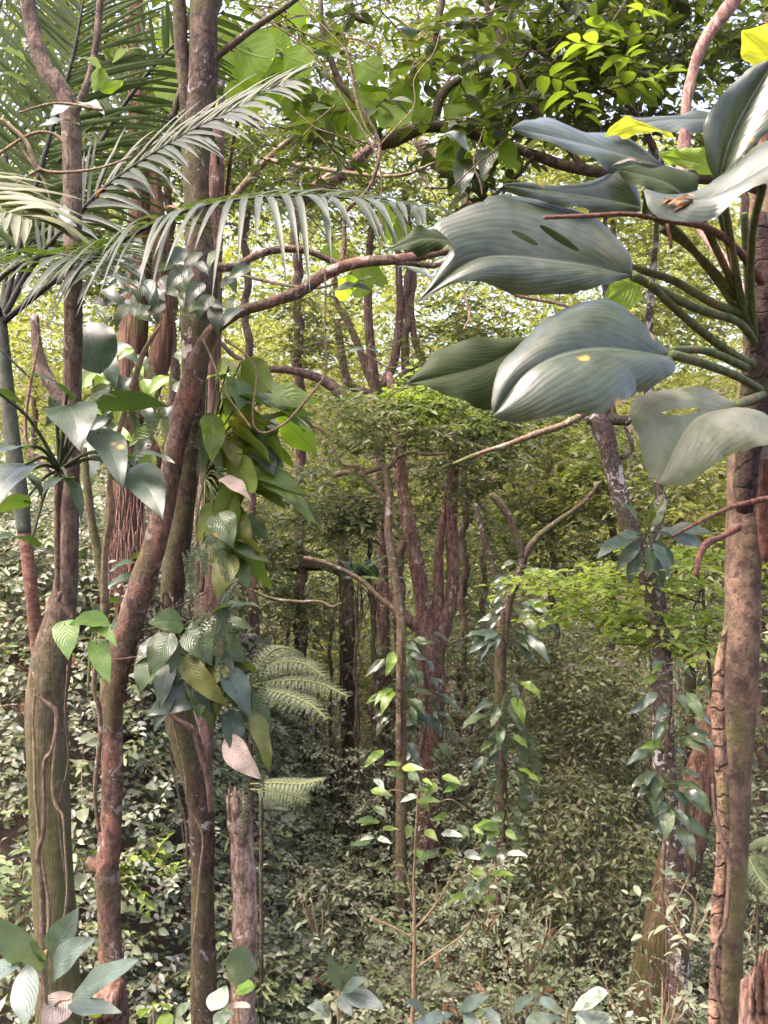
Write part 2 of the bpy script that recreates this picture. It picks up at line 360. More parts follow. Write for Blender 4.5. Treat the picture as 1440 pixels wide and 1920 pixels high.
M['yellowing'] = leaf_mat('yellowing_blade', (.11, .13, .028), (.15, .155, .03), (.10, .115, .025), (.24, .26, .025), .35, .4, .45, .6, 12, .8, (.4, .14, .02), .5)
M['brown_leaf'] = leaf_mat('dead_leaf', (.17, .075, .035), (.24, .12, .06), (.2, .1, .05), (.3, .12, .03), .2, .55, .3, .4, 10)
M['pale_brown'] = leaf_mat('pale_dead_leaf', (.38, .30, .24), (.42, .34, .28), (.4, .32, .26), (.4, .3, .2), .2, .5, .35, .5, 11, .8)
M['big_glow'] = leaf_mat('broad_sunlit_blade', (.06, .11, .02), (.08, .13, .02), (.07, .12, .018), (.50, .70, .04), .6, .45, .3, .75, 6, .8, vw=.34, blot=.4, blotc=(.03, .06, .01))
M['palm'] = leaf_mat('palm_leaflet', (.02, .032, .016), (.04, .055, .03), (.03, .05, .012), (.07, .115, .012), .25, .45, .2, 0, bump=.15)
M['palm_yellow'] = leaf_mat('palm_leaflet_yellowish', (.055, .07, .024), (.085, .095, .034), (.07, .09, .025), (.15, .18, .025), .3, .45, .22, 0, bump=.15)
M['canopy'] = leaf_mat('canopy_leaf', (.022, .036, .013), (.045, .066, .02), (.032, .05, .014), (.09, .135, .012), .3, .3, .55, .3, 8)
M['canopy_bright'] = leaf_mat('young_canopy_leaf', (.08, .135, .022), (.12, .18, .028), (.10, .15, .022), (.23, .34, .02), .4, .38, .45, .4, 8)
M['mid'] = leaf_mat('midstorey_leaf', (.028, .042, .018), (.12, .145, .07), (.085, .105, .045), (.19, .26, .045), .3, .27, .8)
M['mid_fresh'] = leaf_mat('fresh_leaf', (.12, .2, .03), (.2, .29, .05), (.15, .2, .04), (.36, .5, .05), .38, .36, .5)
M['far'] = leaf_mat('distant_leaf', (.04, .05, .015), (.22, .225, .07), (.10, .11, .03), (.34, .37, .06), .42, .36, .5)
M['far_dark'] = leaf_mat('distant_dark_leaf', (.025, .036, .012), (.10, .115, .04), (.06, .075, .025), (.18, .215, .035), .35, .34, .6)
M['under'] = leaf_mat('undergrowth_leaf', (.08, .115, .065), (.30, .35, .27), (.17, .20, .12), (.27, .34, .13), .26, .26, 1.)
M['under_dark'] = leaf_mat('undergrowth_dark_leaf', (.035, .05, .03), (.15, .175, .12), (.09, .11, .06), (.17, .22, .07), .22, .26, 1.)
M['sapling'] = leaf_mat('sapling_blade', (.055, .085, .065), (.075, .105, .085), (.10, .14, .06), (.2, .28, .08), .2, .40, .6, .35, 8, .3)
M['fern'] = leaf_mat('fern_pinna', (.085, .12, .065), (.135, .17, .10), (.12, .15, .08), (.18, .24, .09), .3, .36, .6, 0)
M['fern_dark'] = leaf_mat('creeping_fern_pinna', (.06, .10, .055), (.11, .15, .09), (.09, .12, .06), (.2, .27, .08), .28, .36, .55, 0)
M['petiole'] = bark_mat('petiole_skin', (.035, .048, .016), (.085, .105, .036), (.13, .08, .045), .4, scale=14, bump=.25)
M['petiole_dark'] = bark_mat('dark_petiole_skin', (.03, .04, .018), (.05, .06, .03), scale=20, bump=.1)
M['rachis_black'] = bark_mat('black_rachis', (.012, .012, .01), (.03, .03, .022), scale=20, bump=.1)
M['root_red'] = bark_mat('red_aerial_root', (.06, .025, .018), (.17, .075, .05), (.26, .14, .09), .2, scale=30, bump=.6)
M['vine'] = bark_mat('vine_bark', (.06, .04, .028), (.15, .10, .07), (.22, .17, .12), .2, scale=24)
M['vine_pale'] = bark_mat('pale_vine_bark', (.12, .085, .05), (.24, .18, .11), scale=24)
M['root_ring'] = bark_mat('ringed_climbing_root', (.07, .04, .03), (.30, .18, .11), (.40, .26, .17), .4, .25, (.1, .11, .035), rings=22., scale=16, bump=.8, ringk=.9)
M['bark_redfork'] = bark_mat('red_brown_forked_bark', (.075, .036, .027), (.235, .135, .10), (.34, .22, .18), .4, .1, lich=.5, lichc=(.42, .34, .3), scale=13, zs=.35, fib=.2)
M['aroid_stem'] = bark_mat('dark_scaly_aroid_stem', (.02, .011, .009), (.085, .045, .034), (.17, .11, .07), .25, .2, scale=26, rings=30., bump=1., ringk=.8)
M['vine_pink'] = bark_mat('pink_vine_bark', (.17, .09, .07), (.36, .22, .18), (.42, .30, .25), .3, scale=24, fib=.3)
M['bark_grey'] = bark_mat('smooth_grey_brown_bark', (.08, .055, .042), (.155, .115, .09), (.24, .195, .165), .25, 0, lich=.35, lichc=(.36, .3, .27), scale=10)
M['bark_fork'] = bark_mat('grey_brown_bark_mossy_below', (.045, .03, .023), (.145, .105, .078), (.225, .135, .095), .35, .8, (.06, .066, .018), .15, (.27, .23, .19), scale=10, mossz=(1.9, 3.0), fib=.1)
M['bark_moss'] = bark_mat('mossy_brown_bark', (.05, .036, .022), (.135, .10, .06), (.24, .14, .095), .2, .75, (.062, .075, .018), .15, scale=10, fib=.15)
M['bark_red'] = bark_mat('reddish_flaking_bark', (.045, .027, .02), (.16, .105, .077), (.28, .125, .085), .6, .4, (.075, .075, .025), .4, (.32, .28, .24), scale=16, zs=.6, bump=.8)
M['bark_lean'] = bark_mat('lichen_spotted_bark', (.075, .05, .036), (.17, .125, .09), (.25, .17, .13), .35, .4, (.08, .085, .03), .5, (.36, .34, .3), scale=16, zs=.6, bump=.8)
M['bark_dark'] = bark_mat('dark_mossy_bark', (.022, .014, .01), (.08, .054, .037), (.135, .088, .062), .3, .6, (.055, .06, .018), .3, (.3, .28, .26), scale=12)
M['bark_fibre'] = bark_mat('red_fibrous_bark', (.06, .03, .018), (.18, .098, .06), (.25, .15, .10), .3, .15, scale=9, zs=.12, fib=.8, bump=.9)
M['bark_orange'] = bark_mat('orange_fibrous_bark', (.07, .034, .02), (.235, .125, .078), (.29, .19, .12), .3, .8, (.05, .055, .016), lich=.25, scale=9, zs=.2, fib=.9, bump=.9, mossz=(1.0, 2.2))
M['bark_spot'] = bark_mat('dark_bark_with_white_specks', (.035, .025, .02), (.10, .07, .055), (.16, .10, .08), .3, .3, lich=.75, lichc=(.42, .40, .36), scale=18, zs=.7)
M['bark_host'] = bark_mat('smooth_host_bark', (.045, .028, .02), (.125, .085, .055), (.23, .145, .10), .42, .65, (.075, .08, .025), 0, (.33, .3, .29), scale=9, zs=.8, rings=6., bump=.5, ringk=.12)
M['bark_pale'] = bark_mat('pale_tan_bark', (.08, .055, .035), (.185, .135, .085), (.24, .20, .14), .3, .3, lich=.2, scale=14)
M['bark_pink'] = bark_mat('pink_brown_bark', (.085, .047, .037), (.20, .12, .095), (.30, .205, .17), .35, .1, lich=.3, lichc=(.4, .33, .3), scale=11, zs=.2, fib=.5)
M['bark_far'] = bark_mat('distant_bark', (.07, .045, .035), (.17, .11, .085), (.22, .16, .13), .3, .2, scale=12)
M['bark_palm'] = bark_mat('palm_stem', (.10, .05, .035), (.21, .105, .075), (.25, .14, .1), .3, 0, lich=.2, rings=9., scale=12, zs=1.5, bump=.3)
M['shaft'] = bark_mat('palm_crownshaft', (.04, .047, .036), (.075, .088, .066), (.12, .135, .11), .3, scale=7, bump=.15)
M['rotten'] = bark_mat('rotten_pale_wood', (.15, .085, .055), (.50, .36, .27), (.66, .55, .45), .5, .3, (.12, .12, .05), .45, (.65, .6, .52), scale=9, zs=.45, bump=1.2, fib=.25)
M['rotten_red'] = bark_mat('split_orange_wood', (.10, .045, .028), (.34, .19, .13), (.48, .33, .26), .4, scale=10, zs=.15, bump=1.2, fib=.8)
M['stem_green'] = bark_mat('green_stem', (.07, .08, .03), (.12, .13, .05), scale=24, bump=.2)
M['stem_tan'] = bark_mat('tan_stem', (.13, .09, .05), (.24, .17, .10), scale=24, bump=.2)
m, t, b, o = nodes_of('leaf_litter_soil')
co = nd(t, 'TexCoord').outputs['Object']
cc = mixc(t, ramp(t, noise(t, co, 5, 8, .7), .35, .65), (.035, .024, .015), (.10, .07, .045)); cc = mixc(t, ramp(t, noise(t, co, 1.1, 3), .5, .7), cc, (.06, .07, .025))
t.links.new(cc, b.inputs['Base Color']); b.inputs['Roughness'].default_value = .95
t.links.new(nd(t, 'Bump', {'Strength': 1., 'Distance': .05, 'Height': noise(t, co, 14, 8, .7)}).outputs[0], b.inputs['Normal']); M['soil'] = m

# ------------------------------------------------------------------ ground
gx = np.concatenate([np.linspace(-60, -9, 28), np.linspace(-8.6, 8.6, 87), np.linspace(9, 60, 28)]); gy = np.concatenate([np.linspace(-20, -1, 12), np.linspace(-.6, 18, 94), np.linspace(18.5, 75, 58)])
GX, GY = np.meshgrid(gx, gy); V = np.stack([GX, GY, ground(GX, GY)], -1); nx = len(gx); i = np.arange(len(gy)-1)[:, None]*nx; j = np.arange(nx-1)
mb = MB(); mb.add(V, np.stack([i+j, i+j+1, i+nx+j+1, i+nx+j], -1)); tag(mb.build('ground', M['soil']), kind='structure')

# ------------------------------------------------------------------ builders
def tree(name, label, cat, spec, d, mat, branches=(), crowns=(), group=None, seg=16, bump=.06, root=True, flare=1.5, leafmat='mid', bmat=None, wob=0., lean_root=None):
    """spec runs from the lower end up. crowns: dicts for sprays()"""
    p, r = path(spec, d)
    if root: p, r = rooted(p, r, flare)
    th = thing(name, p[0], label, cat, group)
    mb = MB(); tube(mb, p, r, seg, bump=bump, wob=wob); mb.build('trunk', mat, th)
    for bs in branches:
        bp, br = path(bs, d); mb = MB(); tube(mb, bp, br, max(6, seg//2), bump=bump, wob=wob); mb.build('branch', bmat or mat, th)
    if crowns: crown(th, crowns, leafmat)
    return th
def crown(th, crowns, leafmat):
    by = {}
    for c in crowns: by.setdefault(c.get('mat', leafmat), []).append(c)
    for mk, cs in by.items():
        mb = MB(); tw = MB()
        for c in cs:
            pts = blob(c['x'], c['y'], c['rx'], c['ry'], c['d'], c['n'], c.get('rd'))
            sprays(mb, tw, pts, c.get('L', .35), c.get('k', 8), c.get('ll', .1), c.get('lw', .045), c.get('kind', 's'), c.get('flat', .35), c.get('up', .55), droop=c.get('droop', .25), twr=c.get('twr', .003))
        cr = mb.build('crown', M[mk], th); tw.build('twig_sprays', M['vine'], cr)
def blade(th, name, B, T, w, N, mat, pet=None, petw=.006, petmat='petiole', label=None, **kw):
    mb = MB(); bigleaf(mb, B, T, w, N, **kw); o = mb.build(name, M[mat], th)
    if label: o['label'] = label
    if pet is not None:
        pm = MB(); pp = np.array(list(pet)+[B]); 
        if len(pp) == 2:
            mid = (pp[0]+pp[1])/2+np.array((0, 0, .12*np.linalg.norm(pp[1]-pp[0]))); pp = np.array([pp[0], mid, pp[1]])
        tube(pm, pp, np.linspace(petw*1.15, petw*.8, len(pp)), 8); pm.build('petiole', M[petmat], o)
    return o
def vine(name, label, spec, d, mat, cat='vine', group=None, wob=0., seg=7, bump=.12):
    p, r = path(spec, d); th = None; mb = MB(); tube(mb, p, r, seg, bump=bump, wob=wob); o = mb.build(name, M[mat]); 
    return tag(o, label, cat, group)
FACE = np.array((0, -1., .25))

# ------------------------------------------------------------------ the forking tree with the philodendron, and the palm behind it
T1 = tree('forked_tree', 'thick mossy trunk beside the palm, forking at the height of the pale heart leaves', 'tree',
  [(112, 1960, 84), (105, 1750, 78), (97, 1600, 76), (90, 1450, 76), (86, 1320, 76), (94, 1265, 78), (101, 1215, 70), (111, 1165, 58), (121, 1115, 47), (127, 1040, 38), (130, 900, 38), (134, 780, 34), (137, 620, 34), (137, 450, 33), (135, 300, 35), (131, 215, 38), (112, 165, 36), (85, 130, 32), (66, 75, 28), (55, 20, 28), (45, -60, 28)], 3.1, M['bark_fork'],
  [[(132, 230, 20), (150, 190, 14), (172, 130, 13), (182, 70, 13), (190, -30, 12)]], seg=22, bump=.05, flare=1.3)
mb = MB(); p, r = path([(96, 1215, 14), (93, 1165, 15), (92, 1122, 13)], 3.16); tube(mb, p, r, 10, bump=.18); mb.build('broken_stub', M['rotten'], T1)
# leaves held near the top of the tree
for k, (bx, by, tx, ty, ww, n) in enumerate([(50, 118, -6, 92, 26, (0, -.6, .8)), (50, 160, -4, 140, 30, (0, -.5, .8)), (55, 190, 0, 165, 30, (0, -.5, .8)), (160, 205, 95, 222, 34, (0, -.5, .8)), (150, 200, 196, 214, 30, (0, -.5, .8)), (210, 118, 276, 96, 30, (0, -.5, .8)), (190, 130, 148, 112, 26, (0, -.5, .8)), (150, 235, 72, 240, 30, (0, -.6, .7)), (120, 385, 143, 425, 22, (-.6, -.7, .4))]):
    blade(T1, 'leaf', P(bx, by, 2.9), P(tx, ty, 2.75), ww/F*2.85, n, 'sapling', shape='lance', bend=.1, fold=.15)
for (bx, by, tx, ty, ww) in [(183, 122, 175, 173, 32), (186, 168, 232, 152, 22)]:
    blade(T1, 'leaf', P(bx, by, 2.9), P(tx, ty, 2.8), ww/F*2.85, (0, 1, .2), 'big_glow', shape='ovate', bend=.05, label='bright backlit leaf')
mb = MB()
for s in ([(190, 205, 6), (110, 195, 5), (40, 215, 4)], [(0, 225, 6), (50, 270, 9), (80, 320, 7), (160, 320, 5), (250, 290, 3)], [(0, 290, 6), (60, 250, 7), (100, 250, 6), (122, 275, 5), (126, 310, 4)], [(35, 270, 7), (70, 320, 6), (85, 350, 4), (100, 400, 3)], [(0, 370, 4), (75, 320, 5)]):
    p, r = path(s, 2.7); tube(mb, p, r, 6, wob=.004)
mb.build('dead_twigs', M['vine_pale'], T1)

PALM = thing('feather_palm', (P(80, 1960, 3.7)[0], 3.7, ground(P(80, 1960, 3.7)[0], 3.7)), 'slender feather palm with a ringed red stem and grey green crownshaft, dark arching fronds', 'palm')
p, r = path([(88, 1400, 26, 3.6), (72, 1230, 26, 3.55), (58, 1100, 25, 3.5), (44, 985, 24, 3.5)], 3.5); p, r = rooted(p, r, 1.1)
mb = MB(); tube(mb, p, r, 14, bump=.01); mb.build('trunk', M['bark_palm'], PALM)
p, r = path([(46, 1000, 25), (38, 930, 30), (25, 840, 30), (14, 740, 27), (6, 640, 22), (2, 590, 18)], 3.5)
mb = MB(); tube(mb, p, r, 14, bump=.01); mb.build('crownshaft', M['shaft'], PALM)
def frond(th, spec, n, Lmax, w, up, mat='palm', rmat='rachis_black', vee=.35, t0=.18, droop=.5, fwd=.55, jit=.085, prof=None, rw=None, lift=.25, sides=(-1, 1)):
    """pinnate frond: spec = rachis [(px,py,w,depth)], leaflets both sides lying round the direction 'up'"""
    p, r = path(spec, 3.); n2 = 90; q = resample(np.c_[p, r], n2); pp = q[:, :3]; tg = unit(np.gradient(pp, axis=0))
    mb = MB(); up = unit(np.asarray(up, float)); ns = 7; us = np.linspace(0, 1, ns)
    hw = np.interp(us, [0, .08, .3, .6, .85, 1], [.45, .8, 1, .8, .4, .04])
    for sd_ in sides:
        for k in range(n):
            if rng.random() < .05: continue
            t = t0+(1-t0)*(k+.5+rnd(-.25, .25))/n; i = min(int(t*(n2-1)), n2-1); T = tg[i]; S = unit(np.cross(T, up))*sd_
            U = np.cross(S, T)*sd_; U = U if np.dot(U, up) > 0 else -U
            x = (t-t0)/(1-t0); L = Lmax*np.interp(x, [0, .15, .4, .7, 1], prof or [.55, .85, 1, .85, .4])*rnd(.9, 1.08)
            f = fwd*(.7+.9*x); D = unit(S+T*f+U*lift+rng.normal(size=3)*jit)
            dr = droop*rnd(.55, 1.5); L *= rnd(.85, 1.05)
            c = pp[i]+D*(us*L)[:, None]; c[:, 2] -= dr*L*us**2*(.55+.45*(D[2] > -.4))
            td = unit(np.gradient(c, axis=0)); W = unit(np.cross(td, U)); Nn = np.cross(W, td); Nn *= np.sign((Nn*U).sum(1))[:, None]+1e-6
            h = (hw*w/2)[:, None]; V = np.stack([c-W*h+Nn*h*vee, c, c+W*h+Nn*h*vee], 1).reshape(-1, 3)
            a = np.arange(ns-1)*3; Q = np.r_[np.stack([a, a+1, a+4, a+3], 1), np.stack([a+1, a+2, a+5, a+4], 1)]
            nf = np.cross(V[1]-V[0], V[3]-V[0])
            if np.dot(nf, U) < 0: Q = Q[:, ::-1]
            mb.add(V, Q, None, np.stack([np.repeat(us, 3), np.tile([0, .5, 1], ns)], 1), rnd(0, 1))
    fr = mb.build('frond', M[mat], th); mb = MB(); tube(mb, p, r, 8); mb.build('rachis', M[rmat], fr); return fr
cz = (3, 600, 12, 3.5)
frond(PALM, [(2, 600, 13, 3.6), (20, 530, 11, 3.65), (45, 430, 10, 3.7), (75, 320, 9, 3.75), (110, 200, 8, 3.8), (138, 100, 6, 3.85), (160, -20, 4, 3.9), (175, -110, 3, 3.95)], 62, .58, .022, (0, .85, .5), droop=.12, fwd=.75, lift=.05)
frond(PALM, [(5, 605, 13, 3.5), (60, 560, 11, 3.4), (120, 515, 10, 3.2), (180, 482, 9, 3.0), (250, 440, 8, 2.8), (340, 398, 7, 2.65), (450, 374, 6, 2.5), (580, 368, 5, 2.4), (720, 378, 3, 2.35), (800, 390, 2, 2.3)], 52, .34, .021, (0, -.5, .85), droop=.62, fwd=.55, t0=.22, lift=.22)
frond(PALM, [(4, 600, 12, 3.6), (60, 500, 11, 3.6), (130, 420, 10, 3.55), (200, 350, 9, 3.5), (280, 293, 7, 3.4), (360, 245, 6, 3.3), (450, 200, 4, 3.2), (545, 150, 2, 3.1)], 44, .40, .022, (.1, -.75, .6), droop=.22, fwd=.95, lift=.1)
frond(PALM, [(2, 600, 12, 3.6), (10, 520, 10, 3.7), (20, 400, 9, 3.8), (5, 260, 8, 3.9), (-30, 120, 5, 4.0), (-80, 0, 3, 4.1)], 46, .55, .024, (.3, .8, .5), droop=.15, fwd=.8)
frond(PALM, [(5, 600, 12, 3.7), (60, 470, 10, 3.9), (150, 330, 9, 4.1), (230, 200, 8, 4.3), (320, 90, 5, 4.4), (420, 20, 3, 4.5)], 46, .55, .023, (.1, .8, .5), droop=.2, fwd=.8)
frond(PALM, [(2, 598, 12, 3.5), (-10, 540, 10, 3.4), (30, 500, 8, 3.2), (90, 478, 6, 3.0), (150, 486, 4, 2.8), (190, 520, 3, 2.7)], 26, .36, .020, (0, -.4, .9), droop=.3, fwd=.7)
for (x, y, tx, ty, ww, z, lab) in [(180, 372, 200, 352, 14, 2.75, 'orange dead leaf lodged at the base of the drooping palm frond'), (310, 390, 340, 396, 10, 2.6, 'dark red dead leaf lying on top of the drooping palm frond'), (425, 385, 440, 380, 8, 2.5, 'small orange dead leaf far out on the drooping palm frond')]:
    mb = MB(); bigleaf(mb, P(x, y, z), P(tx, ty, z-.01), ww/F*z, (0, -.6, .8), 'ovate', fold=.5, nu=10, nv=3); tag(mb.build('dead_leaf', M['brown_leaf']), lab, 'leaf')
PALM2 = thing('feather_palm', (-2.2, 2.4, ground(-2.2, 2.4)), 'yellowish palm frond reaching in across the grey trunk from outside the picture', 'palm')
mb = MB(); p, r = rooted(*path([(-560, 1300, 60), (-540, 1000, 56), (-530, 700, 50), (-520, 420, 40)], 2.6), 1.1); tube(mb, p, r, 14, bump=.01); mb.build('trunk', M['bark_palm'], PALM2)
frond(PALM2, [(-520, 420, 20, 2.6), (-420, 370, 18, 2.5), (-280, 345, 14, 2.4), (-150, 350, 11, 2.3), (-60, 370, 8, 2.2), (0, 395, 6, 2.1), (60, 415, 4, 2.05)], 40, .34, .024, (0, -.55, .8), 'palm_yellow', 'petiole', droop=.38, fwd=.75, t0=.3)

# philodendron growing on the forked tree
PH = thing('climbing_philodendron', P(118, 1000, 2.98), 'philodendron with big grey green heart leaves climbing the forked trunk', 'plant')
node = P(112, 880, 2.95)
p, r = path([(108, 1120, 9), (107, 1020, 11), (108, 940, 14), (113, 880, 20), (118, 840, 14)], 2.97); mb = MB(); tube(mb, p, r, 9, bump=.15); mb.build('stem', M['vine'], PH)
dP = 2.75
for (bx, by, tx, ty, ww, N, sh, mt, db, dt) in [
  (128, 762, 150, 846, 92, (.15, -.8, .55), 'heart', 'philo', 2.8, 2.62), (186, 812, 230, 922, 66, (.35, -.8, .35), 'heart', 'philo', 2.8, 2.62),
  (240, 884, 306, 976, 82, (.25, -.85, .4), 'heart', 'philo', 2.8, 2.6), (126, 738, 47, 703, 46, (0, -.65, .75), 'heart', 'philo', 2.85, 2.7),
  (102, 752, 84, 800, 34, (.8, -.5, .4), 'heart', 'philo', 2.85, 2.75), (232, 864, 328, 868, 30, (0, -.3, .95), 'ovate', 'philo', 2.75, 2.6),
  (38, 838, -18, 860, 56, (0, -.8, .6), 'heart', 'philo', 2.7, 2.55), (48, 872, -14, 962, 84, (-.1, -.8, .5), 'heart', 'philo', 2.7, 2.5),
  (48, 888, 78, 935, 28, (.7, -.6, .3), 'heart', 'philo', 2.8, 2.7), (126, 896, 70, 934, 36, (-.2, -.6, .75), 'heart', 'philo', 2.85, 2.7),
  (128, 898, 152, 982, 34, (.8, -.55, .2), 'heart', 'philo', 2.85, 2.75), (58, 1016, -20, 1020, 46, (0, -.6, .8), 'heart', 'philo', 2.7, 2.5),
  (0, 738, 52, 772, 30, (0, .5, .7), 'heart', 'philo', 2.8, 2.75), (46, 940, -20, 965, 40, (0, .7, .7), 'heart', 'philo', 2.85, 2.8),
  (176, 762, 318, 762, 52, (0, .75, .65), 'ovate', 'philo', 2.95, 2.9), (158, 752, 218, 745, 24, (0, -.5, .85), 'ovate', 'philo', 2.9, 2.75),
  (258, 870, 288, 910, 40, (.5, -.6, .5), 'heart', 'philo', 2.9, 2.8)]:
    blade(PH, 'leaf', P(bx, by, db), P(tx, ty, dt), ww/F*dP, N, mt, pet=[node], petw=.0055, petmat='petiole_dark', shape=sh, bend=.10, fold=.12, wave=.012, nu=28, nv=8)
blade(PH, 'leaf', P(160, 610, 3.3), P(188, 702, 3.25), 96/F*3.3, (.2, -.9, .3), 'philo', pet=[P(120, 840, 3.1), P(150, 700, 3.25)], shape='round', fold=.1, nu=28, nv=8)
PL = thing('young_climber', P(150, 1290, 2.75), 'small climber with fresh light green heart leaves on the fork of the mossy trunk', 'plant')
mb = MB(); p, r = path([(165, 1290, 6), (170, 1220, 6), (178, 1160, 5), (170, 1120, 5)], 2.85); tube(mb, p, r, 7, bump=.1); mb.build('stem', M['stem_green'], PL)
for (bx, by, tx, ty, ww, N, mt) in [(122, 1172, 128, 1238, 48, (.1, -.9, .3), 'philo_light'), (194, 1162, 130, 1172, 42, (0, -.75, .65), 'philo_light'), (188, 1175, 220, 1214, 24, (.3, -.6, .5), 'philo_light'), (182, 1208, 206, 1284, 40, (.35, -.85, .3), 'philo_light'), (185, 1180, 150, 1192, 26, (0, .6, .6), 'philo')]:
    blade(PL, 'leaf', P(bx, by, 2.72), P(tx, ty, 2.66), ww/F*2.7, N, mt, pet=[P(172, 1175, 2.85)], petw=.003, shape='heart', bend=.08, fold=.12)
vine('twining_vine', 'knotted brown vine winding down the mossy trunk below its fork', [(112, 1110, 9), (108, 1130, 9), (128, 1148, 10), (137, 1160, 9)], 2.88, 'vine', wob=.002)
vine('twining_vine', 'forked woody vine pressed against the mossy trunk, running to the ground', [(62, 1290, 7), (75, 1310, 8), (104, 1335, 9), (106, 1370, 9), (98, 1410, 8), (86, 1430, 8), (84, 1500, 7), (80, 1560, 9), (70, 1600, 10), (76, 1680, 11), (82, 1800, 12), (85, 1960, 12)], 2.86, 'vine', wob=.003)
vine('twining_vine', 'thin root down the middle of the mossy trunk', [(104, 1345, 6), (100, 1470, 6), (106, 1510, 6), (118, 1530, 5), (122, 1580, 4), (125, 1660, 4), (118, 1720, 3)], 2.86, 'vine_pale', wob=.003)
vine('twining_vine', 'rope of two thin stems hugging the edge of the mossy trunk', [(70, 1300, 5), (60, 1380, 5), (64, 1460, 6), (70, 1560, 6), (88, 1640, 6), (92, 1720, 6), (84, 1850, 7), (90, 1960, 7)], 2.9, 'vine_pale', wob=.005)
vine('twining_vine', 'hairline root straying across the mossy trunk below the light green leaves', [(128, 1250, 3), (120, 1330, 3), (126, 1420, 3), (112, 1500, 3), (118, 1600, 3), (130, 1700, 2)], 2.88, 'vine', wob=.005)
vine('hanging_cane', 'black thin cane bending from the palm to the philodendron stem', [(60, 600, 4), (72, 640, 4), (58, 715, 6), (48, 790, 6), (55, 840, 6), (95, 885, 6)], 2.9, 'vine_pink', 'stem')
vine('hanging_cane', 'straight dark cane crossing behind the crownshaft', [(0, 655, 4), (60, 712, 4)], 2.9, 'rachis_black', 'stem')
vine('young_tree', 'bent smooth young trunk behind the heart leaves beside the crownshaft', [(64, 590, 16), (70, 650, 22), (85, 700, 24), (110, 745, 24), (125, 790, 20)], 3.6, 'bark_grey', 'tree')

# ------------------------------------------------------------------ leaning trunk, its long branch, and the two trunks behind
T2 = tree('leaning_tree', 'leaning reddish trunk flecked with lichen, bending over into a long level branch', 'tree',
  [(212, 1850, 50), (208, 1780, 44), (204, 1700, 42), (200, 1640, 46), (206, 1570, 40), (211, 1480, 38), (209, 1380, 40), (212, 1290, 44), (232, 1205, 50), (262, 1110, 50), (288, 1030, 44), (308, 950, 40), (322, 870, 38), (338, 800, 40), (354, 740, 46), (368, 690, 40), (382, 650, 32), (408, 612, 25), (450, 585, 21), (500, 570, 20), (560, 548, 21), (600, 520, 22), (640, 500, 22), (690, 490, 20), (740, 487, 19), (800, 478, 16), (850, 468, 12), (920, 455, 8)], 3.6, M['bark_red'],
  [[(700, 489, 13), (760, 492, 12), (815, 498, 10), (850, 482, 7), (865, 480, 5)], [(640, 500, 10), (646, 460, 9), (646, 420, 8), (650, 395, 8), (690, 355, 7), (708, 310, 7), (712, 275, 7), (700, 240, 6), (672, 190, 5), (660, 130, 4), (640, 60, 3)], [(640, 498, 12), (575, 470, 13), (520, 468, 14), (480, 480, 14), (440, 500, 15), (405, 500, 16)], [(196, 1620, 30), (180, 1628, 30), (168, 1612, 20)]], seg=20, bump=.09, flare=1.25)
mb = MB(); p, r = path([(184, 1905, 50, 3.5), (200, 1880, 58, 3.5), (214, 1858, 44, 3.5), (222, 1840, 26, 3.5)], 3.5); tube(mb, p, r, 14, bump=.2); mb.build('rotten_base', M['rotten_red'], T2)
T3 = tree('straight_tree', 'tall dark mossy trunk standing behind the leaning one, hung with epiphytes', 'tree',
  [(386, 1960, 50), (382, 1850, 48), (380, 1700, 43), (380, 1600, 45), (376, 1510, 48), (352, 1410, 56), (333, 1330, 56), (320, 1260, 48), (316, 1190, 40), (326, 1080, 46), (340, 980, 44), (352, 880, 44), (362, 780, 42), (366, 680, 48), (368, 600, 60), (375, 530, 66), (372, 440, 50), (368, 330, 50), (372, 240, 52), (380, 150, 56), (382, 60, 54), (384, -60, 52)], 3.9, M['bark_dark'],
  [[(358, 330, 26), (352, 260, 26), (348, 180, 26), (340, 90, 26), (334, -40, 26)], [(322, 225, 14), (340, 170, 12), (366, 150, 13), (390, 120, 13), (430, 88, 13), (480, 50, 12), (540, 10, 10), (580, -20, 8)], [(345, 620, 20), (350, 560, 24), (338, 500, 20)]], seg=22, bump=.07, flare=1.3)
vine('twining_vine', 'ropy brown vine down the bowed trunk under the hanging leaves', [(316, 1330, 9), (330, 1350, 10), (365, 1372, 14), (378, 1420, 14), (390, 1460, 15), (396, 1520, 11)], 3.76, 'vine', wob=.003)
vine('twining_vine', 'fine pale root wandering down the bowed trunk to the ground', [(310, 1290, 3), (340, 1420, 4), (352, 1500, 4), (380, 1570, 4), (376, 1640, 4), (366, 1720, 4), (362, 1800, 4), (375, 1880, 3)], 3.76, 'vine_pale', wob=.004)
vine('twining_vine', 'thin root hanging free just beside the bowed trunk', [(318, 1400, 3), (322, 1450, 3), (345, 1530, 4), (352, 1600, 4), (356, 1640, 3)], 3.7, 'vine', wob=.004)
T4 = tree('fibrous_tree', 'massive red brown trunk hung with hair-like roots, seen between the two front trunks', 'tree',
  [(236, 1260, 68), (236, 1150, 66), (234, 1050, 66), (236, 950, 64), (240, 850, 62), (244, 750, 56), (250, 640, 52), (258, 540, 46), (262, 440, 44), (262, 320, 40), (258, 180, 36), (254, 60, 34), (250, -60, 30)], 6.2, M['bark_fibre'],
  [[(255, 800, 40), (290, 700, 44), (308, 620, 36), (304, 540, 36), (296, 420, 30), (286, 300, 26)], [(262, 800, 24), (290, 850, 26), (300, 880, 18)]], seg=22, bump=.10)
mb = MB()
for k in range(46):
    x = 236+rnd(-36, 38); y0 = rnd(850, 1000); p, r = path([(x, y0, 3), (x+rnd(-8, 8), y0+90, 3), (x+rnd(-14, 14), y0+rnd(140, 260), 2)], 5.93); tube(mb, p, r, 4, wob=.012)
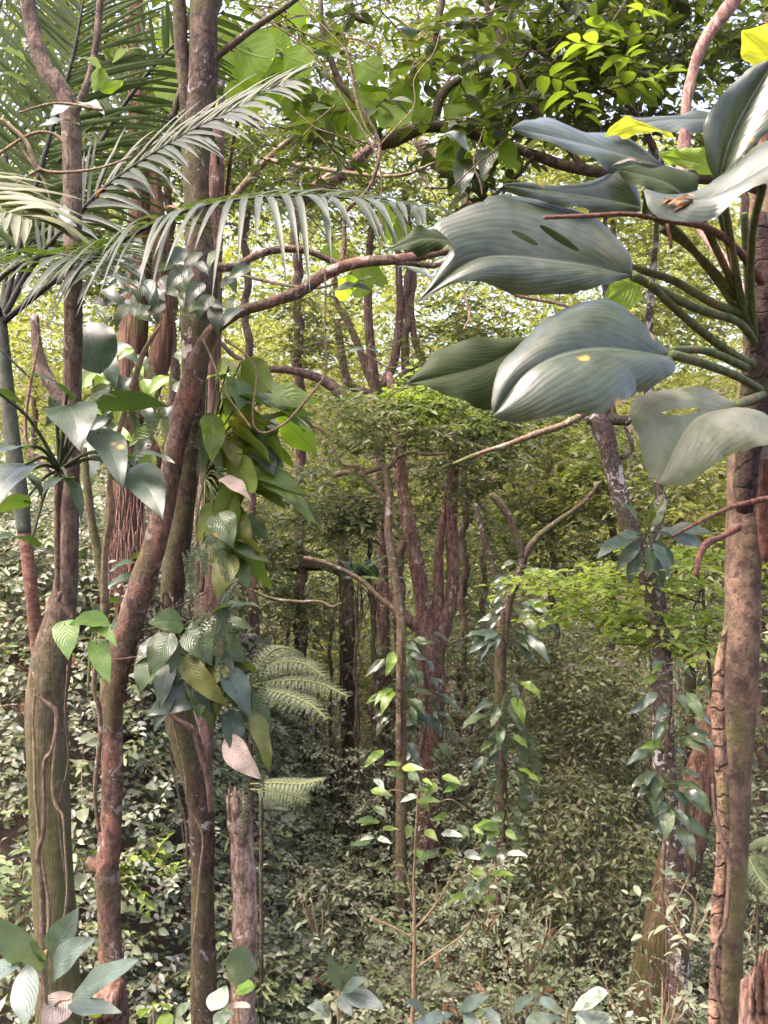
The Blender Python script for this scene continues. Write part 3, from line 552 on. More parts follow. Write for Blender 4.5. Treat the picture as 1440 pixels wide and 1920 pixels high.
mb.build('hanging_roots', M['vine_pink'], T4)
T4b = tree('pink_brown_tree', 'pinkish trunk showing behind the straight dark one', 'tree', [(372, 1500, 40), (384, 1300, 40), (396, 1080, 42), (394, 980, 42), (390, 880, 40), (392, 760, 38), (398, 620, 36), (400, 480, 34), (405, 300, 30), (408, 100, 26)], 6.0, M['bark_pink'], seg=14, bump=.08)
T5 = tree('dead_tree', 'pale rotten broken-off trunk with a splintered top', 'dead tree', [(452, 1960, 52), (455, 1850, 48), (460, 1750, 46), (456, 1650, 46), (452, 1560, 46), (448, 1515, 42), (442, 1492, 34)], 3.9, M['rotten'], seg=22, bump=.16, flare=1.15)
mb = MB()
for k in range(16):
    x = 444+rnd(-17, 19); y = 1462+abs(x-438)*1.3+rnd(-6, 16); z = 3.9+rnd(-.045, .03)
    p, r = path([(x+4, 1560, 16), (x+2, 1515, 13), (x, y+14, 8), (x-1, y, 1.2)], z); tube(mb, p, r, 4, bump=.3, wob=.002)
mb.build('splinters', M['rotten'], T5)
vine('sapling_stem', 'thin tan sapling stem rising past the leaning trunk, mossy and straight', [(186, 1560, 8), (178, 1480, 8), (188, 1380, 9), (186, 1330, 9), (176, 1280, 10), (192, 1180, 14), (196, 1120, 16), (186, 1060, 17), (172, 980, 17), (162, 900, 15), (158, 840, 10)], 3.3, 'bark_pale', 'tree')
vine('sapling_stem', 'forked grey sapling stem twisting up to the broad heart leaf', [(194, 1130, 12), (197, 1040, 14), (208, 960, 14), (206, 900, 10), (225, 800, 10), (250, 720, 13), (270, 660, 10), (300, 610, 6)], 3.2, 'vine_pale', 'tree')

# hanging epiphytes on the straight dark trunk
EP = thing('epiphyte_clump', P(330, 1210, 3.7), 'drooping clump of big ribbed leaves half way up the bowed dark trunk', 'plant')
nb = P(335, 1205, 3.65)
mb = MB()
for k in range(60):
    a = P(330+rnd(-30, 45), 1205+rnd(-40, 50), 3.68); tube(mb, [a, a+rng.normal(size=3)*.05, a+rng.normal(size=3)*.09], .0035, 5)
mb.build('root_tangle', M['vine'], EP)
for (bx, by, tx, ty, ww, N, mt, lab) in [
  (344, 1172, 278, 1170, 56, (-.1, -.8, .6), 'philo_hang', 'silvery leaf catching the light'), (352, 1180, 398, 1248, 58, (.2, -.8, .55), 'philo_hang', None), (300, 1218, 262, 1302, 58, (-.3, -.85, .3), 'philo_hang', None),
  (398, 1228, 396, 1365, 66, (.15, -.95, .15), 'yellowing', 'large yellow green leaf'), (420, 1250, 468, 1345, 56, (.6, -.7, .3), 'philo', None), (330, 1290, 288, 1375, 40, (-.5, -.8, .2), 'philo', None),
  (395, 1150, 492, 1140, 50, (0, -.1, 1), 'philo', None), (400, 1165, 478, 1182, 38, (0, -.5, .8), 'philo_hang', None), (440, 1235, 500, 1300, 40, (.5, .4, .6), 'yellowing', None),
  (424, 1378, 492, 1462, 48, (-.3, -.8, .4), 'pale_brown', 'dry pinkish dead leaf'), (350, 1200, 330, 1290, 40, (0, -.9, .2), 'philo', None), (410, 1200, 440, 1290, 46, (.4, -.8, .2), 'yellowing', None),
  (404, 1190, 412, 1240, 22, (.9, -.4, .2), 'brown_leaf', 'dry orange leaf'), (455, 1300, 500, 1400, 48, (.5, -.6, .3), 'philo_hang', None), (470, 1330, 505, 1450, 40, (.6, -.6, .2), 'yellowing', None), (310, 1200, 255, 1245, 44, (-.4, -.7, .5), 'philo', None), (380, 1260, 372, 1350, 44, (0, -.9, .1), 'philo_hang', None), (430, 1330, 440, 1420, 44, (.3, -.8, .1), 'philo', None), (320, 1240, 300, 1330, 40, (-.2, -.9, .1), 'philo', None)]+[(345+rnd(-30, 90), 1180+rnd(-20, 130), 345+rnd(-75, 125), 1285+rnd(-40, 90), rnd(44, 62), (rnd(-.5, .5), -.8, rnd(0, .5)), ('philo_hang', 'philo', 'philo_hang', 'yellowing')[k % 4], None) for k in range(16)]:
    z = rnd(3.45, 3.6); blade(EP, 'leaf', P(bx, by, z), P(tx, ty, z-.06), ww/F*z, N, mt, pet=[nb], petw=.004, label=lab, shape='ovate', bend=.1, fold=.18, wave=.02, nu=26, nv=7)
EQ = thing('epiphyte_clump', P(395, 900, 3.85), 'tall clump of yellow green leaves standing out behind the dark trunk', 'plant')
nb = P(385, 900, 3.85)
mb = MB(); p, r = path([(378, 1110, 10), (384, 1000, 12), (386, 900, 12), (388, 800, 8)], 3.85); tube(mb, p, r, 8, bump=.15); mb.build('stem', M['vine'], EQ)
for (bx, by, tx, ty, ww, N, mt) in [
  (495, 745, 598, 760, 66, (0, -.8, .6), 'big_glow'), (520, 775, 595, 850, 60, (0, .8, .3), 'big_glow'), (390, 845, 590, 775, 60, (0, -.5, .8), 'canopy_bright'), (392, 860, 500, 830, 50, (0, .5, .7), 'yellowing'),
  (400, 870, 510, 868, 60, (0, .7, .6), 'canopy_bright'), (425, 855, 480, 925, 60, (0, .8, .3), 'canopy_bright'), (395, 885, 412, 956, 54, (0, .9, .2), 'yellowing'), (412, 895, 470, 940, 34, (0, -.5, .8), 'pale_brown'),
  (408, 958, 438, 1028, 56, (.1, -.9, .35), 'philo_hang'), (448, 970, 505, 1020, 40, (.3, -.7, .6), 'philo_hang'), (368, 980, 392, 1010, 40, (0, .9, .2), 'yellowing'), (420, 1010, 500, 1045, 44, (0, .6, .6), 'yellowing'),
  (405, 1030, 465, 1060, 40, (0, .7, .5), 'yellowing'), (440, 1045, 468, 1108, 36, (.2, -.8, .3), 'philo_hang'), (388, 710, 462, 705, 34, (0, -.4, .8), 'canopy_bright'), (460, 1060, 474, 1110, 20, (.7, -.6, .1), 'brown_leaf'), (385, 800, 480, 815, 44, (0, .6, .6), 'big_glow'), (400, 940, 380, 1000, 44, (0, .8, .1), 'philo_hang'), (430, 800, 520, 800, 40, (0, .4, .8), 'yellowing'),(440, 900, 500, 905, 40, (0, .6, .6), 'philo_hang')]+[(395+rnd(-15, 60), rnd(660, 1040), 440+rnd(-50, 70), 0, rnd(44, 66), (rnd(-.4, .4), rnd(-.8, .8), .4), ('philo_hang', 'canopy_bright', 'yellowing')[k % 3]) for k in range(26)]+[(rnd(405, 500), rnd(690, 900), rnd(500, 600), 0, rnd(46, 66), (rnd(-.4, .4), rnd(-.8, .6), .6), ('philo_hang', 'canopy_bright', 'philo_hang', 'philo')[k % 4]) for k in range(14)]:
    if not ty: ty = by+rnd(40, 100)
    z = rnd(3.6, 3.85); blade(EQ, 'leaf', P(bx, by, z), P(tx, ty, z-.08), ww/F*z, N, mt, pet=[nb], petw=.004, petmat='petiole', shape='ovate', bend=.1, fold=.15, wave=.025, nu=26, nv=7, serr=.05 if mt == 'big_glow' else 0)
def creeper(name, label, paths_, d, Lp, group=None):
    """creeping fern: narrow toothed fronds hanging from a stem"""
    mb = MB()
    for s in paths_:
        p, r = path(s, d); n = 20; q = resample(p, n); tgn = unit(np.gradient(q, axis=0)); Wd = unit(np.cross(tgn, FACE)); C = []; D = []; 
        for sg in (-1, 1): C.append(q); D.append(Wd*sg+tgn*.5)
        C = np.concatenate(C); D = np.concatenate(D); l = np.tile(np.sin(np.linspace(.25, 2.9, n)), 2)*Lp
        leaves(mb, C, D, FACE+rng.normal(size=(2*n, 3))*.3, l, Lp*.34, 's', .25, .1); tube(mb, p, .0015, 5)
    return tag(mb.build(name, M['fern_dark']), label, 'fern', group)
def hang(n, x0, x1, y0, y1, l0, l1):
    out = []
    for k in range(n):
        x, y, l = rnd(x0, x1), rnd(y0, y1), rnd(l0, l1); dx = rnd(-.5, .5)*l; out.append([(x, y, 2), (x+dx*.5, y+l*.3, 2), (x+dx, y+l, 2)])
    return out
creeper('creeping_fern', 'toothed creeping fern hanging down over the clump of ribbed leaves', hang(9, 370, 450, 1085, 1160, 60, 140), 3.42, .020)
creeper('creeping_fern', 'narrow fern fronds trailing past the rotten trunk top', hang(9, 465, 510, 1240, 1420, 80, 170), 3.5, .022)
creeper('creeping_fern', 'narrow fern fronds drooping on the dark trunk above the ribbed leaves', hang(7, 340, 430, 1005, 1050, 50, 90), 3.5, .018)
creeper('creeping_fern', 'fern fringe on the upper dark trunk by the yellow green clump', hang(10, 375, 425, 790, 830, 40, 90), 3.6, .018)
creeper('creeping_fern', 'light fern tufts growing on the fibrous red trunk', hang(28, 150, 350, 660, 760, 50, 130), 5.6, .035)
EF = thing('epiphyte_clump', P(230, 740, 5.7), 'small spotted leaves clustered on the fibrous red trunk', 'plant')
for k in range(46):
    x, y = rnd(160, 330), rnd(640, 860); l = rnd(35, 70); z = rnd(5.3, 5.8); a = rnd(.5, 2.6)
    blade(EF, 'leaf', P(x, y, z), P(x+l*math.cos(a), y+l*math.sin(a), z-.05), l*.55/F*z, (rnd(-.3, .3), -.8, .5), ('philo', 'philo_hang', 'mid_fresh')[k % 3], shape='ovate', nu=14, nv=4)
for (bx, by, tx, ty, ww, N) in [(270, 1060, 205, 1072, 30, (0, -.2, 1)), (275, 1085, 190, 1110, 26, (0, -.6, .8)), (245, 1048, 300, 1052, 20, (0, .5, .8)), (240, 1160, 205, 1190, 30, (0, -.7, .5)), (205, 1130, 240, 1150, 28, (0, .6, .7))]:
    blade(EF, 'leaf', P(bx, by, 5.2), P(tx, ty, 5.0), ww/F*5.1, N, 'philo', shape='ovate', nu=16, nv=5)
TU = thing('epiphyte_clump', P(330, 520, 3.6), 'dull leaves hanging under the palm frond on the upper dark trunk', 'plant')
for k in range(60):
    x, y = rnd(170, 470), rnd(450, 580); l = rnd(30, 62); z = rnd(3.2, 3.7); a = rnd(.3, 2.8)
    blade(TU, 'leaf', P(x, y, z), P(x+l*math.cos(a), y+l*math.sin(a), z-.05), l*.5/F*z, (rnd(-.5, .5), -.8, rnd(.1, .8)), ('canopy', 'philo_hang', 'philo')[k % 3], shape='ovate', nu=14, nv=4)

# ------------------------------------------------------------------ the big aroid on its slim host tree
HOST = tree('host_tree', 'slim ringed trunk with mottled bark carrying the giant-leaved aroid', 'tree',
  [(1360, 1990, 61), (1362, 1900, 60), (1364, 1750, 58), (1372, 1600, 58), (1378, 1450, 61), (1386, 1300, 65), (1392, 1150, 65), (1396, 1000, 65), (1400, 880, 69), (1410, 770, 63), (1420, 690, 54), (1427, 600, 45), (1432, 500, 37), (1436, 430, 32), (1445, 330, 22), (1470, 200, 13)], 2.05, M['bark_host'], seg=26, bump=.045, flare=1.4)
vine('climbing_root', 'pinkish ringed climbing stem clasping the slim mottled trunk', [(1362, 1175, 8), (1352, 1230, 16), (1346, 1300, 23), (1348, 1380, 25), (1354, 1450, 24), (1357, 1530, 22), (1353, 1620, 22), (1345, 1700, 22), (1342, 1800, 20), (1338, 1960, 22)], 1.99, 'root_ring' if 'root_ring' in M else 'vine_pink', seg=12, bump=.1)
vine('climbing_root', 'thin red brown root crossing over the ringed stem', [(1336, 1470, 5), (1342, 1530, 8), (1356, 1580, 10), (1367, 1610, 11), (1367, 1660, 9), (1360, 1730, 8), (1346, 1760, 8), (1338, 1830, 9), (1352, 1890, 9), (1368, 1930, 8)], 1.965, 'vine', seg=9)
AR = thing('giant_aroid', P(1420, 700, 1.95), 'giant aroid with broad undulating glossy leaves radiating from the slim mottled trunk', 'plant')
p, r = path([(1395, 960, 30), (1402, 860, 44), (1415, 760, 56), (1424, 680, 54), (1428, 600, 46), (1430, 520, 34), (1425, 400, 22)], 1.93)
mb = MB(); tube(mb, p, r, 14, bump=.14, ring=.12); mb.build('stem', M['aroid_stem'], AR)
def ar(mid, A, B, mat='aroid', flip=False, pet=None, pw=16, pm='petiole', label=None, **kw):
    sq = lambda e: [(q[0], q[1], mid[0][2]+(q[2]-mid[0][2])*.55) for q in e]
    mb = MB(); loft(mb, sq(mid), sq(A), sq(B), flip, **kw); o = mb.build('leaf', M[mat], AR)
    if label: o['label'] = label
    if pet:
        pp, rr = path([(q[0], q[1], pw*(1-.04*k)*(1.6/q[2])**.5, q[2]) for k, q in enumerate(pet)], 1.6); m2 = MB(); tube(m2, pp, rr, 10, bump=.04); m2.build('petiole', M[pm], o)
# upper leaves
ar([(1245, 313, 1.72), (1100, 273, 1.58), (960, 241, 1.45)], [(1245, 311, 1.72), (1180, 263, 1.74), (1110, 255, 1.72), (1020, 214, 1.62), (960, 240, 1.45)], [(1245, 315, 1.72), (1160, 319, 1.60), (1095, 302, 1.52), (1035, 274, 1.47), (960, 242, 1.45)], seed=1, arch=.02, pet=[(1300, 385, 1.68), (1335, 450, 1.75), (1385, 560, 1.88), (1412, 650, 1.92)])
ar([(1304, 388, 1.66), (1250, 345, 1.60), (1158, 318, 1.60)], [(1305, 386, 1.66), (1302, 335, 1.70), (1265, 308, 1.70), (1210, 312, 1.66), (1158, 316, 1.60)], [(1303, 390, 1.66), (1250, 379, 1.58), (1205, 353, 1.57), (1158, 320, 1.60)], flip=True, seed=2, arch=.02, label='upturned dark underside of a leaf')
ar([(1338, 224, 1.78), (1240, 226, 1.70), (1138, 250, 1.60)], [(1338, 212, 1.80), (1250, 214, 1.76), (1185, 221, 1.70), (1138, 248, 1.60)], [(1338, 240, 1.76), (1255, 254, 1.66), (1200, 240, 1.62), (1138, 253, 1.60)], seed=3, arch=.01)
ar([(1262, 256, 1.66), (1195, 236, 1.625), (1134, 256, 1.59)], [(1262, 254, 1.66), (1195, 224, 1.63), (1150, 234, 1.60), (1134, 255, 1.59)], [(1262, 258, 1.66), (1198, 250, 1.61), (1134, 258, 1.59)], 'aroid_yellow', flip=True, seed=4, arch=.008, nu=30, nv=8, label='lit yellow green rim of a leaf underside')
ar([(1345, 348, 1.66), (1378, 240, 1.70), (1455, 105, 1.72)], [(1345, 348, 1.66), (1325, 290, 1.62), (1321, 230, 1.62), (1350, 185, 1.66), (1405, 128, 1.70), (1455, 104, 1.72)], [(1345, 348, 1.66), (1400, 285, 1.62), (1460, 225, 1.62), (1500, 150, 1.66), (1456, 106, 1.72)], seed=5, arch=.035, pet=[(1355, 370, 1.70), (1370, 450, 1.78), (1390, 560, 1.86), (1414, 640, 1.92)])
ar([(1212, 360, 1.52), (1335, 372, 1.50), (1510, 265, 1.50)], [(1210, 352, 1.53), (1250, 376, 1.56), (1345, 348, 1.62), (1400, 285, 1.64), (1510, 212, 1.62)], [(1207, 354, 1.52), (1218, 392, 1.46), (1270, 411, 1.44), (1340, 396, 1.42), (1440, 346, 1.40), (1515, 315, 1.40)], seed=6, arch=.03, pet=[(1430, 350, 1.56), (1412, 430, 1.70), (1408, 540, 1.84), (1418, 640, 1.92)])
ar([(1208, 362, 1.52), (1222, 380, 1.51), (1250, 402, 1.49)], [(1206, 352, 1.53), (1226, 352, 1.54), (1240, 375, 1.53), (1258, 402, 1.49)], [(1204, 355, 1.515), (1200, 380, 1.49), (1215, 396, 1.47), (1250, 408, 1.46)], flip=True, seed=7, arch=.01, nu=24, nv=8, label='rolled dark leaf base')
ar([(1202, 388, 1.66), (1080, 366, 1.56), (943, 348, 1.48)], [(1202, 380, 1.68), (1190, 345, 1.70), (1160, 327, 1.68), (1060, 344, 1.60), (943, 346, 1.48)], [(1202, 396, 1.64), (1130, 402, 1.58), (1040, 389, 1.52), (985, 366, 1.49), (943, 350, 1.48)], seed=8, arch=.02, pet=[(1225, 405, 1.68), (1270, 435, 1.72), (1340, 520, 1.84), (1405, 620, 1.92)])
ar([(1335, 308, 1.80), (1285, 300, 1.80), (1236, 290, 1.80)], [(1335, 283, 1.80), (1290, 274, 1.80), (1236, 288, 1.80)], [(1335, 328, 1.80), (1290, 320, 1.80), (1236, 294, 1.80)], 'philo_light', flip=True, seed=9, nu=30, nv=9, arch=.01, label='green leaf behind the cupped ones')
ar([(1470, 150, 1.78), (1435, 95, 1.76), (1391, 58, 1.74)], [(1455, 150, 1.78), (1410, 129, 1.76), (1394, 95, 1.75), (1390, 60, 1.74)], [(1490, 140, 1.78), (1480, 80, 1.78), (1440, 51, 1.76), (1392, 57, 1.74)], 'aroid_yellow', flip=True, seed=10, arch=.02, label='bright yellow leaf at the top')
# the broad leaf with two slits
ar([(1186, 516, 1.60), (1060, 492, 1.50), (900, 485, 1.40), (783, 566, 1.36)], [(1186, 513, 1.60), (1178, 468, 1.62), (1128, 410, 1.64), (1060, 385, 1.62), (990, 368, 1.58), (925, 374, 1.52), (865, 398, 1.46), (813, 424, 1.40), (846, 458, 1.40), (815, 515, 1.38), (783, 564, 1.36)], [(1186, 519, 1.60), (1100, 547, 1.50), (1000, 550, 1.42), (925, 532, 1.37), (860, 532, 1.35), (818, 548, 1.35), (783, 568, 1.36)],
   seed=11, arch=.03, nu=260, nv=70, holes=[(1048, 446, 44, 7, .58), (984, 446, 28, 5.5, .5)], pet=[(1186, 516, 1.60), (1240, 545, 1.66), (1310, 580, 1.75), (1385, 605, 1.86), (1420, 650, 1.92)], pw=19, label='broad leaf with two slits')
ar([(1130, 500, 1.74), (1040, 455, 1.72), (925, 425, 1.70)], [(1130, 470, 1.75), (1050, 412, 1.74), (925, 420, 1.70)], [(1130, 520, 1.73), (1010, 505, 1.71), (925, 432, 1.70)], flip=True, seed=17, nu=24, nv=8, arch=.01, label='dark blade half hidden behind the slit leaf')
ar([(852, 452, 1.55), (790, 449, 1.50), (717, 473, 1.46)], [(852, 440, 1.56), (815, 427, 1.56), (770, 439, 1.52), (717, 471, 1.46)], [(852, 464, 1.54), (790, 472, 1.48), (717, 475, 1.46)], flip=True, seed=12, arch=.008, label='dark tapering tip of a leaf underside')
ar([(995, 640, 1.62), (900, 690, 1.56), (765, 720, 1.50)], [(995, 630, 1.63), (910, 637, 1.62), (825, 652, 1.58), (793, 682, 1.54), (765, 718, 1.50)], [(985, 705, 1.58), (925, 763, 1.52), (850, 750, 1.50), (800, 727, 1.49), (765, 722, 1.50)], flip=True, seed=13, arch=.02, label='dark green underside of a leaf pointing away')
ar([(1258, 668, 1.56), (1110, 655, 1.40), (1000, 690, 1.30), (925, 778, 1.27)], [(1258, 660, 1.57), (1232, 640, 1.59), (1190, 595, 1.60), (1120, 568, 1.57), (1050, 579, 1.50), (985, 630, 1.42), (935, 690, 1.33), (921, 750, 1.28), (924, 778, 1.27)], [(1262, 674, 1.55), (1264, 697, 1.50), (1195, 737, 1.38), (1130, 776, 1.29), (1060, 781, 1.26), (1000, 787, 1.25), (945, 786, 1.26), (925, 782, 1.27)],
   seed=14, arch=.045, nu=90, nv=28, pet=[(1262, 665, 1.55), (1320, 682, 1.66), (1380, 705, 1.8), (1425, 730, 1.9)], pw=19, label='broad drooping leaf with orange scars')
ar([(1380, 762, 1.66), (1300, 790, 1.52), (1235, 903, 1.42)], [(1380, 756, 1.67), (1292, 726, 1.62), (1205, 736, 1.54), (1183, 772, 1.48), (1194, 832, 1.44), (1214, 890, 1.42), (1234, 905, 1.42)], [(1384, 770, 1.65), (1440, 776, 1.60), (1452, 832, 1.54), (1378, 851, 1.50), (1330, 878, 1.46), (1290, 906, 1.43), (1240, 908, 1.42)], 'aroid_pale',
   seed=15, arch=.03, nu=180, nv=50, holes=[(1275, 772, 40, 6, -.12)], pet=[(1380, 760, 1.66), (1405, 750, 1.75), (1430, 740, 1.88)], pw=18, label='pale washed-out lowest leaf with orange edges')
ar([(1200, 535, 1.78), (1165, 545, 1.76), (1130, 568, 1.74)], [(1200, 515, 1.78), (1150, 518, 1.76), (1130, 565, 1.74)], [(1205, 560, 1.78), (1170, 582, 1.76), (1132, 570, 1.74)], 'philo_light', flip=True, seed=16, nu=24, nv=8, arch=.01)
for s in ([(1395, 400, 14, 1.8), (1400, 500, 14, 1.86), (1410, 620, 16, 1.93)], [(1350, 400, 12, 1.75), (1368, 470, 13, 1.82), (1400, 600, 15, 1.92)], [(1180, 500, 15, 1.72), (1260, 525, 16, 1.78), (1340, 570, 17, 1.84), (1400, 590, 18, 1.9)], [(1240, 430, 13, 1.72), (1300, 470, 14, 1.78), (1400, 575, 16, 1.9)], [(1215, 530, 15, 1.62), (1290, 600, 16, 1.74), (1360, 655, 17, 1.85), (1420, 690, 18, 1.92)], [(1260, 655, 14, 1.60), (1330, 660, 15, 1.72), (1400, 690, 16, 1.88)]):
    p, r = path(s, 1.8); mb = MB(); tube(mb, p, r, 10, bump=.04); mb.build('petiole', M['petiole'], AR)
for s in ([(1020, 408, 7, 1.45), (1100, 405, 9, 1.5), (1180, 402, 9, 1.55), (1260, 415, 11, 1.62), (1320, 425, 14, 1.7), (1365, 452, 15, 1.78), (1400, 488, 15, 1.83), (1428, 530, 16, 1.9)], [(1260, 1006, 6, 1.7), (1320, 975, 7, 1.78), (1375, 950, 9, 1.86), (1440, 935, 12, 1.9), (1480, 930, 10, 1.9)], [(1305, 1078, 9, 1.72), (1313, 1040, 12, 1.76), (1326, 1018, 13, 1.8), (1350, 1008, 12, 1.88), (1385, 990, 14, 1.95)], [(1250, 420, 6, 1.6), (1256, 445, 8, 1.6), (1258, 465, 6, 1.6)], [(1440, 860, 20, 1.95), (1430, 980, 22, 1.97), (1436, 1050, 14, 1.97)]):
    p, r = path(s, 1.8); mb = MB(); tube(mb, p, r, 9, bump=.16); mb.build('aerial_root', M['root_red'], AR)
mb = MB()
for (x, y, tx, ty, ww) in [(1300, 380, 1250, 385, 16), (1295, 385, 1262, 398, 14), (1280, 370, 1305, 372, 12), (1258, 376, 1240, 384, 12)]: bigleaf(mb, P(x, y, 1.5), P(tx, ty, 1.48), ww/F*1.5, (0, -.5, .9), 'ovate', fold=.5, nu=10, nv=3)
tag(mb.build('dead_leaf', M['brown_leaf']), 'orange dead leaf scraps lying in the cup of an aroid leaf', 'leaf')
mb = MB(); bigleaf(mb, P(1202, 306, 1.6), P(1148, 311, 1.57), 10/F*1.6, (0, -.7, .7), 'lance', fold=.4, nu=10, nv=3); tag(mb.build('dead_leaf', M['pale_brown']), 'curled tan dead leaf resting on the long upper aroid leaf', 'leaf')
vine('woody_liana', 'thick twisted pinkish liana rising behind the aroid into the bright gap of sky', [(1428, 640, 16, 2.15), (1375, 520, 18, 2.4), (1300, 400, 21, 2.75), (1280, 330, 23), (1284, 250, 23), (1288, 190, 20), (1298, 140, 20), (1312, 95, 22), (1335, 55, 24), (1365, 15, 26), (1400, -40, 26), (1500, -190, 20), (1640, -330, 9)], 2.9, 'vine_pink', seg=12, bump=.16)
ST = thing('tree_stump', P(1450, 2000, 1.8), 'jagged orange stump of a split tree, close beside the slim mottled trunk', 'stump')
mb = MB(); p, r = rooted(*path([(1448, 1990, 120), (1442, 1900, 112), (1440, 1850, 100)], 1.85), 1.2); tube(mb, p, r, 22, bump=.09); ST.location = p[0]; WORG[ST.name] = p[0]; mb.build('trunk', M['rotten_red'], ST)
mb = MB()
for k in range(90):
    a = rnd(0, 6.28); rr = 50*rnd(.55, 1); x = 1440+rr*math.cos(a); z = 1.85+rr/F*1.85*math.sin(a); h = 1850-60*math.exp(-((x-1432)/22)**2)+rnd(-16, 18)
    p, r = path([(x, 1900, 14), (x+rnd(-2, 2), (h+1870)/2, 11), (x+rnd(-3, 3), h+12, 7), (x+rnd(-3, 3), h, 1.2)], z); tube(mb, p, r, 4, bump=.35)
mb.build('splinters', M['rotten_red'], ST)

# ------------------------------------------------------------------ spotted tree and leaning orange tree on the far side of the aroid
C5 = tree('spotted_tree', 'dark white-flecked trunk forking into two grey limbs behind the aroid', 'tree',
  [(1278, 1960, 44), (1274, 1850, 42), (1268, 1700, 40), (1260, 1560, 40), (1247, 1450, 42), (1243, 1350, 40), (1240, 1250, 40), (1232, 1150, 38), (1216, 1070, 40), (1190, 1015, 36), (1170, 960, 32), (1155, 900, 32), (1143, 850, 34), (1128, 800, 38), (1118, 780, 30)], 5.4, M['bark_spot'],
  [[(1206, 1050, 24), (1228, 1000, 22), (1238, 950, 22), (1234, 890, 22), (1225, 830, 20), (1215, 700, 18), (1220, 560, 14), (1232, 400, 9), (1215, 250, 5)], [(1100, 790, 14), (1140, 786, 22), (1180, 790, 18)], [(1165, 860, 9), (1185, 840, 8), (1172, 800, 6)], [(1130, 800, 16), (1150, 700, 16), (1140, 600, 13), (1132, 450, 9), (1150, 300, 5)]], seg=18, bump=.08)
C6 = tree('leaning_giant', 'massive slanting trunk with orange fibrous bark and a mossy foot', 'tree',
  [(1205, 1960, 100), (1222, 1860, 92), (1248, 1740, 82), (1275, 1620, 76), (1300, 1520, 72), (1330, 1420, 66), (1362, 1320, 60), (1384, 1220, 56), (1398, 1080, 50), (1405, 900, 44), (1412, 700, 38), (1422, 400, 30), (1440, 60, 22), (1470, -300, 12)], 6.4, M['bark_orange'], seg=24, bump=.07)
def rosette(label, cx, cy, d, n, l0, l1, w, mat, group=None, spread=(0, 6.28), ndir=None, name='epiphyte_clump', ry=.8, shape='ovate', pet=.3):
    th = thing(name, P(cx, cy, d+.1), label, 'plant', group); c = P(cx, cy, d)
    for k in range(n):
        a = rnd(*spread); l = rnd(l0, l1); dz = rnd(-.5, .3); s = np.array((math.cos(a), dz, -math.sin(a)*ry)); s = s/np.linalg.norm(s)
        B = c+s*l*d/F*rnd(.2, .5)*(1+pet); T = B+s*l/F*d; T[2] -= .12*l/F*d
        mk = mat if isinstance(mat, str) else mat[k % len(mat)]
        blade(th, 'leaf', B, T, w*l/F*d, ndir if ndir is not None else (rnd(-.4, .4), -.6, rnd(.2, 1)), mk, pet=[c], petw=.004, shape=shape, bend=.1, fold=.18, nu=14, nv=4)
    return th
def climber(label, spec, d, n, l0, l1, w, mat, side=(-1, 1), down=.45, shape='ovate', name='climbing_plant'):
    p, r = path(spec, d); q = resample(p, 60); th = thing(name, p[0], label, 'plant')
    mb = MB(); tube(mb, p, r, 7, bump=.15, wob=.004); mb.build('stem', M['vine'], th)
    for k in range(n):
        c = q[int(rnd(0, 59))]+rng.normal(size=3)*.01; sg = side[k % len(side)]; l = rnd(l0, l1)/F*d; a = rnd(-.35, 1.15)*down*2
        s = unit(np.array((sg*math.cos(a)*rnd(.4, 1), -rnd(.1, .9), -math.sin(a)*rnd(.5, 1.1)))); B = c+s*l*rnd(.3, .8)+np.array((0, 0, .25*l)); T = B+unit(s+np.array((0, 0, -down)))*l
        mk = mat if isinstance(mat, str) else mat[k % len(mat)]
        blade(th, 'leaf', B, T, w*l*rnd(.85, 1.15), (sg*rnd(-.2, .5), -rnd(.3, 1), rnd(.2, 1)), mk, pet=[c], petw=.0035, shape=shape, bend=rnd(.05, .2), fold=rnd(.05, .35), wave=.03, nu=14, nv=4)
    return th
rosette('dark leafy clump seated in the fork of the spotted trunk', 1215, 1000, 5.2, 16, 45, 85, .42, ('philo', 'philo_hang', 'philo'))
climber('leaves with pale undersides tufted low on the spotted trunk', [(1252, 1540, 6), (1246, 1490, 6), (1240, 1440, 5)], 5.1, 18, 40, 72, .42, ('philo_hang', 'philo', 'mid'))
climber('glossy leaves jutting out from the spotted trunk below the light green tiers', [(1250, 1430, 6), (1255, 1330, 6), (1245, 1240, 5)], 5.1, 24, 36, 66, .36, ('philo', 'philo_hang', 'canopy_bright', 'mid'))
blade(C5, 'leaf', P(1246, 1522, 4.95), P(1243, 1550, 4.93), 24/F*4.95, FACE, 'aroid_pale', shape='round')
vine('hanging_vine', 'two dark cords hanging down in front of the orange slanting trunk', [(1238, 1500, 6), (1244, 1580, 5), (1243, 1640, 6), (1248, 1720, 5), (1250, 1800, 6), (1246, 1900, 6)], 5.25, 'vine', wob=.006)
vine('hanging_vine', 'thin vine winding round the spotted trunk', [(1262, 1280, 4), (1262, 1330, 4), (1250, 1380, 4), (1236, 1400, 5), (1262, 1395, 4)], 5.2, 'vine_pink', wob=.004)
vine('hanging_vine', 'curling pale tendril at the foot of the spotted trunk', [(1262, 1790, 4), (1275, 1800, 3), (1272, 1830, 4), (1290, 1880, 4), (1296, 1950, 3)], 5.1, 'vine_pale', wob=.006)

